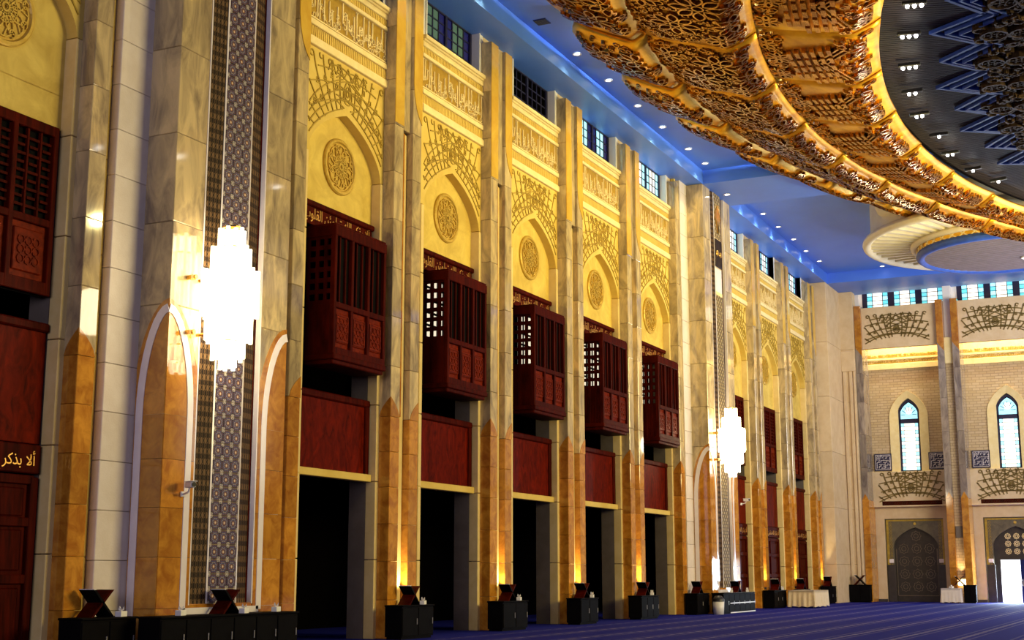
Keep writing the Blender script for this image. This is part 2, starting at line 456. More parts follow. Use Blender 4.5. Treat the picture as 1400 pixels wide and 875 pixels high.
w = MB()
for k, yc in BAYS.items():
    w.box(-0.75, -0.27, yc - 1.9, yc + 1.9, 10.55, 16.62)          # behind the arch plate
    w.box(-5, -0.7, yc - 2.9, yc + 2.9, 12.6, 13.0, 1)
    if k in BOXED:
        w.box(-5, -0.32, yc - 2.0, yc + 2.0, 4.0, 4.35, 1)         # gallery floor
spans = [(13.2, 15.22), (18.88, 26.37)] + [(BAYS[k] + 1.83, BAYS[k + 1] - 1.83) for k in (1, 2, 3, 4)] + \
        [(BAYS[5] + 1.83, BAYS[6] - 1.83)] + [(BAYS[k] + 1.83, BAYS[k + 1] - 1.83) for k in (6, 7)] + [(BAYS[8] + 1.83, 84)]
for a, b in spans:
    w.box(-0.75, -0.02, a, b, 0, ZS)
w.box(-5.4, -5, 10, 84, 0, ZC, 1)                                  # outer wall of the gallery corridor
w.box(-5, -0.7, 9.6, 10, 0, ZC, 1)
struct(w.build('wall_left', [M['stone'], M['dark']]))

# ------------------------------------------------------------------ arch of the bays (bay coordinates: y from the bay centre)
HW, ZSP, ZAP = 1.68, 11.70, 13.04


def arch_z(u, hw=HW, zs=ZSP, za=ZAP):
    t = min(1.0, abs(u) / hw)
    # four-centred arch: tight haunches and almost straight upper flanks
    f = 0.60 * sqrt(max(0.0, 1 - t ** 2.3)) + 0.40 * (1 - t)
    return zs + (za - zs) * f


def arch_u(n=28):
    return [-HW * cos(pi * i / n) for i in range(n + 1)]


def plane_x(x0):
    return lambda a, b, h: (x0 + h, a, b)


def plane_y(y0):
    return lambda a, b, h: (a, y0 - h, b)


def make_arch_plate():
    m = MB(); us = arch_u()
    top = 14.36
    for i in range(len(us) - 1):
        u0, u1 = us[i], us[i + 1]; z0, z1 = arch_z(u0), arch_z(u1)
        m.add([(0, u0, z0), (0, u1, z1), (0, u1, top), (0, u0, top), (-0.27, u0, z0), (-0.27, u1, z1)],
              [(0, 1, 2, 3), (4, 5, 1, 0)])
    for s in (-1, 1):
        a, b = sorted((s * HW, s * 1.9))
        m.box(-0.27, 0, a, b, ZSP, top)
    m.box(-0.27, 0.0, -1.9, 1.9, 14.36, 16.6)
    return m.mesh('arch_plate', M['plaster'])


def fan(base, half, zt, c0, r_c, focal=1.3, offs=(.09, .36, .62)):
    """peacock-fan arabesque: list of (polyline, closed); base(u) is the lower curve"""
    L = []
    H = zt - base(0)

    def ok(u, z): return abs(u) < half and base(u) + .03 < z < zt - .03

    def put(pts, cl=False, least=3):
        run = []
        for p in pts:
            if ok(*p): run.append(p)
            else:
                if len(run) >= least: L.append((run, False))
                run = []
        if len(run) >= least: L.append((run, cl and len(run) == len(pts)))
    us = [half * i / 24 for i in range(25)]
    for off in offs:                                   # arcs that follow the arch
        for sg in (-1, 1): put([(sg * u, base(u) + off) for u in us if u > .10 * half])
    f0 = base(0) - focal
    tips = []
    for a, r1 in ((9, .92), (19, 1.0), (29, 1.0), (39, .98), (50, 1.02), (61, 1.06), (72, 1.06)):
        for sg in (-1, 1):                             # ribs curving out of the heart
            pts = []
            for i in range(19):
                t = i / 18; ang = radians(a + 6 * (1 - t) - 5 * t * t) * sg
                r = focal + (half * .92 + .2) * r1 * t
                pts.append((r * sin(ang), f0 + r * cos(ang)))
            put(pts)
            q = [p for p in pts if ok(*p)]
            if q: tips.append((q[-1], sg))
    for k, (ua, za) in enumerate(((.99, .06), (1.0, .34), (.98, .62), (.78, .80), (.5, .88))):
        for sg in (-1, 1):                             # counter curves from the rim down into the heart
            u0 = sg * half * ua; z0 = base(u0) + (zt - base(u0)) * za
            pts = []
            for i in range(19):
                t = i / 18
                pts.append((u0 * (1 - t) - sg * half * .30 * t, z0 + (base(0) + H * (.12 + .13 * k) - z0) * t + .16 * H * sin(pi * t)))
            put(pts)
    for (u, z), sg in tips:                            # curls at the rib tips
        r = .075 * min(1.3, half / 1.7)
        put(circ(u + sg * r, z - r * .6, r, 9, 0, 1.7 * pi))
    for (u, fz) in ((.30, .50), (.50, .42), (.68, .34), (.84, .34), (.42, .70), (.60, .62), (.78, .60)):
        for sg in (-1, 1):                             # square spirals in the cells
            uu = sg * half * u; b0 = base(uu); z = b0 + (zt - b0) * fz; d = .062
            L.append(([(uu - d, z - d), (uu + d, z - d), (uu + d, z + d), (uu - d * .5, z + d), (uu - d * .5, z - d * .2), (uu + d * .3, z - d * .2)], False))
    for q in (1.0, .62, .3):                           # almond heart
        put([(r_c * q * .62 * sin(t) * (1 - .35 * cos(t)), c0 + r_c * q * cos(t)) for t in [2 * pi * i / 18 for i in range(18)]], True)
    for u in (-.42, -.21, 0, .21, .42):                # peaks along the crown
        uu = half * u; d = .10 * half
        put([(uu - d, zt - H * .30), (uu, zt - .04), (uu + d, zt - H * .30)])
    return L


def fan_mesh(name, lines, mp, w, h, m):
    b = MB()
    for pts, cl in lines: b.rib(pts, w, mp, -0.004, h, cl)
    return b.mesh(name, m)


def inscription_mesh(half, z0, z1, mp, seed, name, m, w=0.035, h=0.03):
    r = random.Random(seed); b = MB(); H = z1 - z0
    u = -half + 0.05
    while u < half - 0.05:                     # tall kufic shafts with serifs
        top = z1 - 0.02 if r.random() < .7 else z0 + H * r.uniform(.55, .8)
        b.rib([(u, z0 + H * r.uniform(.05, .4)), (u, top)], w, mp, -0.004, h)
        if r.random() < .5: b.rib([(u - .05, top - .02), (u + .06, top - .02)], w * .8, mp, -0.004, h)
        if r.random() < .35:
            d = r.choice((.13, .17)); b.rib([(u, z0 + H * .32), (u + d, z0 + H * .32), (u + d, z0 + H * .5)], w, mp, -0.004, h)
        u += r.choice((.10, .13, .19, .24))
    for i in range(int(half * 2 * 15)):         # scrolling vines on the lower half
        a = r.uniform(-half + .08, half - .08); q = z0 + H * abs(r.gauss(0, .28)) + .07
        rr = r.uniform(.035, .085)
        if q + rr > z1 or q - rr < z0: continue
        b.rib(circ(a, q, rr, 8, r.uniform(0, 6), r.uniform(7, 11)), w * .6, mp, -0.004, h * r.uniform(.5, 1.3))
    b.rib([(-half, z0 + .03), (half, z0 + .03)], w, mp, -0.004, h)
    return b.mesh(name, m)


def band_mesh(parts, half, m, name, ribs=None):
    b = MB()
    for z0, z1, x in parts: b.bbox(-0.1, x, -half, half, z0, z1, 0.015)
    if ribs:
        z0, z1, x, n = ribs
        for i in range(n):
            y = -half + 2 * half * (i + .5) / n
            b.box(-0.05, x, y - half / n * .55, y + half / n * .55, z0, z1)
    return b.mesh(name, m)


arch_me = make_arch_plate()
P0 = plane_x(0.0)
fan_lines = fan(lambda u: arch_z(u, 1.86, 11.55, 13.16), 1.74, 14.32, 13.62, 0.30, focal=1.1, offs=(.08, .34, .60, .86))
fan_me = fan_mesh('arabesque_relief', fan_lines, P0, 0.032, 0.022, M['relief_line'])
HC = 1.9
mould_lo = band_mesh([(14.36, 14.56, 0.10), (14.56, 14.60, 0.07)], HC, M['moulding'], 'cornice_moulding')
ribband_lo = band_mesh([(14.60, 14.87, 0.03)], HC, M['plaster'], 'ribbed_band', ribs=(14.61, 14.86, 0.05, 44))
rail_lo = band_mesh([(14.88, 15.03, 0.08)], HC, M['moulding'], 'inscription_rail')
insc_ground = band_mesh([(15.03, 15.97, 0.02)], HC, M['relief_ground'], 'inscription_ground')
insc_me = inscription_mesh(HC, 15.05, 15.96, plane_x(0.02), 3, 'kufic_inscription', M['moulding'])
rail_hi = band_mesh([(15.97, 16.08, 0.08)], HC, M['moulding'], 'upper_inscription_rail')
ribband_hi = band_mesh([(16.09, 16.28, 0.03)], HC, M['plaster'], 'upper_ribbed_band', ribs=(16.10, 16.27, 0.05, 44))
sill_me = band_mesh([(16.29, 16.44, 0.07), (16.44, 16.50, 0.11), (16.50, 16.62, 0.16)], HC, M['moulding'], 'window_sill')
back_me = MB().poly([(-HW - .1, 10.52), (HW + .1, 10.52), (HW + .1, 12.2), (1.2, 12.7), (0, 13.1), (-1.2, 12.7), (-HW - .1, 12.2)], plane_x(-0.26), -0.02, 0.0).mesh('arch_field', M['plaster_flat'])
back2_me = MB().poly([(-HW - .1, 9.86), (HW + .1, 9.86), (HW + .1, 10.54), (-HW - .1, 10.54)], plane_x(-0.26), -0.02, 0.0).mesh('arch_field', M['plaster_flat'])
frame_block = MB().bbox(-0.27, 0.02, -0.08, 0.08, 0, 1.93, 0.012).mesh('stone_block', M['rim_stone'])

# medallion
med = MB()
R0 = 0.73
mpm = plane_x(-0.26)
med.lathe([(0.0, 0.0), (R0, 0.0), (R0, 0.05), (R0 - .03, .075), (R0 - .09, .075), (R0 - .12, .03), (0, .03)], 40, axis='x')
med_me = med.mesh('medallion', M['relief'])
mc = MB(); mpc = plane_x(0.03)
for i in range(8):
    a = 2 * pi * i / 8
    mc.rib(circ(.34 * cos(a), .34 * sin(a), .22, 14), .03, mpc, -.004, .035, True)
    mc.rib(circ(.17 * cos(a), .17 * sin(a), .13, 10), .024, mpc, -.004, .04, True)
    b_ = a + pi / 8
    mc.rib([(.08 * cos(a), .08 * sin(a)), (.30 * cos(b_), .30 * sin(b_)), (.56 * cos(a), .56 * sin(a))], .026, mpc, -.004, .03)
    mc.rib(circ(.5 * cos(b_), .5 * sin(b_), .075, 8, a, a + 5), .022, mpc, -.004, .045)
mc.rib(circ(0, 0, .08, 10), .04, mpc, -.004, .05, True)
medc_me = mc.mesh('interlace_carving', M['relief'])

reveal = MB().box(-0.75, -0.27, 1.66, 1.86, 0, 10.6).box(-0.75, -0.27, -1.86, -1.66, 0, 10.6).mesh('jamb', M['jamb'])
lintel = MB().bbox(-0.34, -0.10, -1.66, 1.66, 3.88, 4.06, 0.012).mesh('lintel', M['plaster'])

n_trim = 0
for k, yc in BAYS.items():
    n_trim += 1
    root = struct(link('trim_%d' % n_trim, arch_me, None, (0, yc, 0)))
    for nm, me in (('arabesque_relief', fan_me), ('cornice_moulding', mould_lo), ('ribbed_band', ribband_lo), ('inscription_rail', rail_lo),
                   ('inscription_ground', insc_ground), ('upper_inscription_rail', rail_hi), ('upper_ribbed_band', ribband_hi), ('window_sill', sill_me),
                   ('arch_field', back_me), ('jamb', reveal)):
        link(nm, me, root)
    for o in list(root.children):
        if o.name.startswith('inscription_ground'): link('kufic_inscription', insc_me, o)
    md = link('medallion', med_me, root, (-0.26, 0.08, 11.74)); link('interlace_carving', medc_me, md)
    for s in (-1, 1):
        for j in range(6):
            link('stone_block', frame_block, root, (0, s * 1.75, 1.95 * j), sc=(1, 1, 1.0))
    if k in BOXED: link('lintel', lintel, root)
    else: link('arch_field', back2_me, root)

# ------------------------------------------------------------------ clerestory windows of the left wall
wf = MB()
for y0, y1 in ((-1.62, -1.5), (-0.06, 0.06), (1.5, 1.62)): wf.bbox(-0.36, -0.24, y0, y1, 16.6, 18.05, .01)
for z0, z1 in ((16.6, 16.7), (17.92, 18.05)): wf.bbox(-0.355, -0.245, -1.6, 1.6, z0, z1, .01)
wf_me = wf.mesh('window_frame', M['navy'])
bars = MB()
for c0 in (-.78, .78):
    for dy in (-.36, 0, .36): bars.box(-0.33, -0.27, c0 + dy - .022, c0 + dy + .022, 16.7, 17.92)
    for j in range(1, 4): bars.box(-0.325, -0.275, c0 - .7, c0 + .7, 16.7 + .305 * j - .02, 16.7 + .305 * j + .02)
bars_me = bars.mesh('glazing_bars', M['navy'])
wv = MB().box(-0.75, 0, 1.62, 1.9, 16.62, 18.05).box(-0.75, 0, -1.9, -1.62, 16.62, 18.05)
wv.bbox(-0.3, 0.03, 1.62, 1.70, 16.62, 18.0, .01).bbox(-0.3, 0.03, -1.70, -1.62, 16.62, 18.0, .01)
wv_me = wv.mesh('window_reveal', M['white_paint'])
panes = {}
for nm, wd in (('pane', .34), ('pane_narrow', .33)):
    for mk in ('g_white', 'g_cyan', 'g_navy', 'g_green', 'g_blue', 'dark'):
        panes[nm, mk] = MB().box(-.305, -.295, -wd / 2, wd / 2, -.145, .145).mesh('pane', M[mk])
wins = 0
WSTYLE = {1: ('g_navy', 'g_green'), 2: ('g_navy', 'g_green'), 3: ('dark', 'dark'), 4: ('g_navy', 'g_cyan'), 5: ('g_cyan', 'g_white'), 6: ('g_cyan', 'g_white'),
          7: ('g_cyan', 'g_white'), 8: ('g_cyan', 'g_white'), 'A': ('g_navy', 'g_green')}
for k, yc in BAYS.items():
    wins += 1
    root = struct(link('window_%d' % wins, wf_me, None, (0, yc, 0)))
    link('window_reveal', wv_me, root); link('glazing_bars', bars_me, root)
    side, mid = WSTYLE[k]
    for c0 in (-.78, .78):
        for q, dy in enumerate((-.54, -.18, .18, .54)):
            for j in range(4):
                link('pane', panes['pane' if q in (1, 2) else 'pane_narrow', mid if q in (1, 2) else side], root, (0, c0 + dy, 16.85 + .305 * j))


# ------------------------------------------------------------------ woodwork of the bays
def text_mesh(body, size, name, m, depth=0.012):
    cu = bpy.data.curves.new(name, 'FONT'); cu.body = body; cu.size = size; cu.extrude = depth; cu.resolution_u = 3
    cu.align_x = 'CENTER'
    o = bpy.data.objects.new(name, cu); C.objects.link(o)
    bpy.context.view_layer.update()
    me = bpy.data.meshes.new_from_object(o.evaluated_get(bpy.context.evaluated_depsgraph_get()))
    C.objects.unlink(o); bpy.data.objects.remove(o)
    me.materials.clear(); me.materials.append(m); me.name = name
    return me


# the verse, written with joined letter forms
VERSE = '\uFE8F\uFEEE\uFEE0\uFED8\uFEDF\uFE8D \uFEE6\uFE8C\uFEE4\uFEC4\uFE97 \uFEEA\uFEE0\uFEDF\uFE8D \uFEAE\uFEDB\uFEAC\uFE91 \uFEFB\uFE83'
verse_me = text_mesh(VERSE, 0.46, 'gold_lettering', M['letter'])
small_me = text_mesh(VERSE, 0.40, 'gold_lettering', M['letter'], 0.008)
xs = [v.co.x for v in verse_me.vertices] or [0, 1]; VW = max(xs) - min(xs)
ROTX = (pi / 2, 0, pi / 2)     # text in the plane of the left wall, reading along +y as seen from the hall

# balcony box: front at x = 0.5
bal = {}
f = MB(); bw = 1.13; zb, zt = 6.72, 9.88
for y in (-bw, -bw / 3, bw / 3, bw):
    f.bbox(0.40, 0.53, y - .055, y + .055, zb, zt, .012)
f.bbox(0.38, 0.54, -bw - .06, bw + .06, 9.62, 9.88, .015).bbox(0.40, 0.535, -bw, bw, 7.86, 8.0, .012).bbox(0.39, 0.535, -bw, bw, 6.72, 6.9, .012)
f.bbox(-0.32, 0.45, -bw - .055, -bw + .055, 9.62, 9.88, .012).bbox(-0.32, 0.45, bw - .055, bw + .055, 9.62, 9.88, .012)
bal['frame'] = f.mesh('frame', M['wood'])
bal['moulding'] = MB().bbox(-0.3, 0.56, -bw - .07, bw + .07, 6.60, 6.74, .02).bbox(-0.3, 0.50, -bw - .02, bw + .02, 6.50, 6.61, .02).mesh('bottom_moulding', M['wood'])
bal['roof'] = MB().bbox(-0.3, 0.52, -bw - .04, bw + .04, 9.88, 9.93, .01).mesh('roof_board', M['wood'])
pw = 2 * bw / 3 - .11
p_ = MB().box(0.42, 0.455, -pw / 2, pw / 2, 6.9, 7.86)
p_.bbox(0.45, 0.485, -pw / 2 + .05, pw / 2 - .05, 7.02, 7.74, .02)
bal['panel'] = p_.mesh('panel', M['wood_carved'])
cv = MB(); mpv = plane_x(0.485)
for zz in (7.2, 7.38, 7.56):
    for yy in (-.16, 0, .16):
        cv.rib(circ(yy, zz, .075, 8), .025, mpv, -.003, .02, True)
cv.rib([(-.25, 7.07), (.25, 7.07), (.25, 7.69), (-.25, 7.69)], .03, mpv, -.003, .02, True)
bal['carving'] = cv.mesh('carving', M['wood_carved'])
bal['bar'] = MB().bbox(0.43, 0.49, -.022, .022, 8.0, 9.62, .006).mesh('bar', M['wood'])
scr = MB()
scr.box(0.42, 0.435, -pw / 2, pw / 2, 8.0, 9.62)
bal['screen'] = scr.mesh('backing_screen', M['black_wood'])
sd = MB()       # side with its open lattice
for x in (-.28, -.02, .22, .42): sd.bbox(x - .05, x + .05, -.03, .03, 6.74, 9.65, .008)
sd.box(-.3, .44, -.02, .02, 6.74, 8.0)
for z in [8.0 + .27 * i for i in range(7)]: sd.box(-.3, .44, -.025, .025, z - .055, z + .055)
bal['side'] = sd.mesh('side_lattice', M['wood'])

cal = MB().bbox(-0.30, -0.20, -1.62, 1.62, 9.97, 10.42, .01)
cal_me = cal.mesh('board', M['wood'])
calm_me = MB().bbox(-0.30, -0.13, -1.66, 1.66, 10.40, 10.55, .03).mesh('crown_moulding', M['wood'])
pan_me = MB().bbox(-0.26, -0.22, -1.6, 1.6, 4.06, 5.78, .01).mesh('veneer_board', M['wood_panel'])
cap_me = MB().bbox(-0.30, -0.15, -1.64, 1.64, 5.76, 5.94, .03).bbox(-0.3, -0.17, 1.46, 1.64, 4.06, 5.78, .02).mesh('cap_moulding', M['wood'])

for k in BOXED:
    yc = BAYS[k]; where = BAYNAME[k]
    t = thing('balcony', 'mahogany balcony box with barred panels in ' + where, 'balcony', (0, yc, 6.5), 'projecting balcony boxes')
    for nm in ('frame', 'moulding', 'roof'):
        link(bal[nm].name, bal[nm], t, (0, 0, -6.5))
    for i in range(3):
        y = (i - 1) * 2 * bw / 3
        p = link('panel', bal['panel'], t, (0, y, -6.5)); link('carving', bal['carving'], p)
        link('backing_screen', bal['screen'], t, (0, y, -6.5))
        for d in (-.14, .12): link('bar', bal['bar'], t, (0, y + d, -6.5))
    for s in (-1, 1): link('side_lattice', bal['side'], t, (0, s * (bw - .03), -6.5))
    t = thing('calligraphy_panel', 'header board with gold Arabic lettering in ' + where, 'panel', (0, yc, 9.95), 'lettered header boards')
    b0 = link('board', cal_me, t, (0, 0, -9.95)); link('crown_moulding', calm_me, t, (0, 0, -9.95))
    stuff(link('gold_lettering', verse_me, b0, (-0.195, 0, 10.11), ROTX, sc=(3.0 / VW, .82, 1)))
    t = thing('wooden_panel', 'plain red wood panel above the lintel in ' + where, 'panel', (0, yc, 4.06), 'red wood panels under the balconies')
    link('veneer_board', pan_me, t, (0, 0, -4.06)); link('cap_moulding', cap_me, t, (0, 0, -4.06))

# flush lattice panels and doors of the other bays
lp = MB()
for y in (-1.5, -.5, .5, 1.5): lp.bbox(-0.30, -0.16, y - .06, y + .06, 6.62, 9.86, .012)
for z0, z1 in ((6.62, 6.86), (7.9, 8.04), (9.66, 9.86)): lp.bbox(-0.30, -0.165, -1.5, 1.5, z0, z1, .012)
lp_me = lp.mesh('frame', M['wood'])
lpp = MB().box(-0.30, -0.24, -.44, .44, 6.86, 7.9).bbox(-0.245, -0.205, -.36, .36, 6.98, 7.78, .02)
for zz in (7.2, 7.38, 7.56):
    for yy in (-.18, 0, .18): lpp.rib(circ(yy, zz, .08, 8), .025, plane_x(-.205), -.003, .02, True)
lpp_me = lpp.mesh('panel', M['wood_carved'])
lpb = MB()
for y in (-.16, .16): lpb.bbox(-0.27, -0.20, y - .025, y + .025, 8.04, 9.66, .006)
for i in range(9):
    for y in (-.32, 0, .32): lpb.box(-0.265, -0.215, y - (.14 if i % 2 == 0 else .10), y + (.14 if i % 2 == 0 else .10), 8.2 + .16 * i - .025, 8.2 + .16 * i + .025)
lpb_me = lpb.mesh('lattice', M['wood'])
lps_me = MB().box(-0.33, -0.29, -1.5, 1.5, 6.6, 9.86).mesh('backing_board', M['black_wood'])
dr = MB()
for y in (-1.5, 0, 1.5): dr.bbox(-0.30, -0.18, y - .09, y + .09, 0, 3.3, .012)
for z in (0.1, 1.5, 2.5, 3.25): dr.bbox(-0.30, -0.19, -1.5, 1.5, z - .08, z + .08, .012)
dr_me = dr.mesh('door_frame', M['wood'])
drl_me = MB().box(-0.32, -0.25, -.68, .68, 0, 3.3).bbox(-0.25, -0.225, -.55, .55, .25, 1.35, .02).bbox(-0.25, -0.225, -.55, .55, 1.65, 2.36, .02).bbox(-0.25, -0.225, -.55, .55, 2.6, 3.1, .02).mesh('door_leaf', M['wood'])
hb_me = MB().bbox(-0.30, -0.17, -1.6, 1.6, 3.36, 3.88, .02).mesh('header_board', M['wood'])
pan2_me = MB().bbox(-0.28, -0.24, -1.62, 1.62, 3.9, 6.0, .01).mesh('veneer_board', M['wood_panel'])
cap2_me = MB().bbox(-0.32, -0.17, -1.64, 1.64, 5.95, 6.12, .03).mesh('cap_moulding', M['wood'])
ndoor = 2
for k in ('A', 6, 7, 8):
    yc = BAYS[k]; where = BAYNAME[k]
    t = thing('lattice_panel', 'flush mahogany screen with openwork top in ' + where, 'panel', (0, yc, 6.6), 'flush openwork screens')
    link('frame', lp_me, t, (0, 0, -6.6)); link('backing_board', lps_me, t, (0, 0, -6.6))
    for i in (-1, 0, 1):
        link('panel', lpp_me, t, (0, i, -6.6)); link('lattice', lpb_me, t, (0, i, -6.6))
    t = thing('wooden_panel', 'red wood panel over wooden doors in ' + where, 'panel', (0, yc, 3.9), 'red wood panels over the doors')
    link('veneer_board', pan2_me, t, (0, 0, -3.9)); link('cap_moulding', cap2_me, t, (0, 0, -3.9))
    ndoor += 1
    d = struct(link('door_%d' % ndoor, dr_me, None, (0, yc, 0)))
    for s in (-1, 1): link('door_leaf', drl_me, d, (0, s * .75, 0))
    h = link('header_board', hb_me, d)
    stuff(link('gold_lettering', small_me, h, (-0.165, 0, 3.5), ROTX, sc=(2.9 / VW / .87, .7, 1)))

# lit windows at the back of the gallery, seen through the lattices
gw = MB().box(-4.98, -4.94, -.6, .6, 9.3, 11.8).mesh('gallery_pane', M['g_amber'])
gwf = MB()
for y in (-.62, -.2, .2, .62): gwf.box(-4.95, -4.9, y - .04, y + .04, 9.2, 11.9)
for z in (9.25, 9.7, 10.15, 10.6, 11.05, 11.5, 11.85): gwf.box(-4.95, -4.9, -.64, .64, z - .04, z + .04)
gwf_me = gwf.mesh('gallery_window_frame', M['navy'])
for yy in (41.7, 47.5, 49.2, 54.9, 56.4, 62.5, 64.2):
    wins += 1
    o = struct(link('window_%d' % wins, gwf_me, None, (0, yy, 0))); link('pane', gw, o)

# ------------------------------------------------------------------ marble piers of the left wall
ZON = 5.55
COURSES = [(0, .95), (.95, 1.9), (1.9, 2.83), (2.83, 3.75), (3.75, 4.65), (4.65, ZON)]
z = ZON
while z < 13.3: COURSES.append((z, min(z + 1.3, 13.35))); z += 1.3
COURSES += [(13.35, 14.6), (14.6, 16.1), (16.1, 17.70)]
slab_cache = {}


def slab(wd, dp, ht, m):
    key = (round(wd, 3), round(dp, 3), round(ht, 3), m)
    if key not in slab_cache:
        slab_cache[key] = MB().bbox(0.0, dp, 0, wd, 0.003, ht - 0.003, 0.012).mesh('marble_slab', M[m])
    return slab_cache[key]


tip_l = MB()


def tip_profile(wd, ht, n=8):
    return [(0, 0), (wd, 0)] + [(wd * (1 - i / n), ht * (i / n) ** .62) for i in range(1, n + 1)]


tipf_me = MB().poly(tip_profile(.44, .5), plane_x(0.350), -.01, .012).mesh('onyx_tip', M['onyx'])
tips_me = MB().poly(tip_profile(.33, .5), lambda a, b, h: (0.352 - a, -h, b), -.01, .012).mesh('onyx_tip', M['onyx'])
tipr_me = MB().poly([(.46 - a, b) for a, b in tip_profile(.44, .5)], plane_x(0.350), -.01, .012).mesh('onyx_tip', M['onyx'])
inl = [(0.0, 14.35), (.02, 14.1), (.12, 13.93), (.30, 13.8), (.455, 13.72), (.455, 17.66), (0, 17.66)]
inlay_r = MB().poly([(.46 - (.46 - a), b) for a, b in [(.002, 17.68), (.002, 14.75), (.05, 14.4), (.16, 14.08), (.30, 13.86), (.458, 13.7), (.458, 17.68)]], plane_x(0.35), -.01, .018).mesh('golden_inlay', M['onyx_gold'])
inlay_l = MB().poly([(.002, 13.4), (.458, 13.4), (.458, 17.68), (.002, 17.68)], plane_x(0.35), -.01, .014).mesh('golden_inlay', M['onyx_gold'])
recess_lo = MB().bbox(0.0, 0.16, .47, .95, 0, 13.3, .01).mesh('recess_strip', M['rim_stone'])
recess_hi = MB().bbox(0.0, 0.26, .47, .95, 13.36, 17.66, .015).mesh('recess_panel', M['marble'])
recess_edge = MB().bbox(0.14, 0.22, .68, .76, 5.6, 13.3, .02).mesh('recess_bead', M['onyx'])


def pilaster(root, off, flip=False, z_to=99, side_tip=True, width=.46, inlay=None):
    for z0, z1 in COURSES:
        m = 'onyx' if z1 <= ZON + .01 else 'marble'
        link('marble_slab', slab(width, .35, z1 - z0, m), root, (0, off, z0))
    if flip: link('onyx_tip', tipr_me, root, (0, off, ZON))
    else: link('onyx_tip', tipf_me, root, (0, off, ZON))
    if side_tip: link('onyx_tip', tips_me, root, (0, off, ZON))
    if inlay: link('golden_inlay', inlay, root, (0, off, 0))


PIERNAME = {1: 'left of the second balcony bay', 2: 'between the second and third balcony bays', 3: 'between the third and fourth balcony bays', 4: 'between the two last balcony bays',
            6: 'just right of the far chandelier bay', 7: 'left of the last bay before the corner', 8: 'beside the stone corner block'}


def uplight(parent_y, z, power, x=0.32, label=''):
    t = thing('uplight', label, 'lamp', (x, parent_y, z), 'uplights at the foot of the piers')
    MB().lathe([(0, 0), (.055, 0), (.065, .10), (.055, .10), (.05, .04), (0, .04)], 14).build('housing', M['black'], t)
    MB().lathe([(0, .05), (.048, .05)], 14).build('lens', M['lamp_warm'], t)
    light('SPOT', 'uplight_lamp', (x, parent_y, z + .12), power, (1.0, 0.80, 0.42), aim=(x - .10, parent_y + .05, z + 5), size=.03, angle=radians(64), blend=.7)


for k in (1, 2, 3, 4, 6, 7, 8):
    y0 = BAYS[k] + 1.8
    t = thing('marble_pier', 'paired marble pilasters with honey onyx foot ' + PIERNAME[k], 'pillar', (0, y0, 0), 'slender piers between bays')
    pilaster(t, 0.0, inlay=inlay_l)
    pilaster(t, .96, flip=True, side_tip=False, inlay=inlay_r)
    for nm, me in (('recess_strip', recess_lo), ('recess_panel', recess_hi), ('recess_bead', recess_edge)): link(nm, me, t)
    uplight(y0 + .78, .86, 420, label='uplight glowing in the recess of the pier ' + PIERNAME[k])


# ------------------------------------------------------------------ chandelier piers
def zig(n, a, b): return [(a + (b - a) * i / n) for i in range(n + 1)]


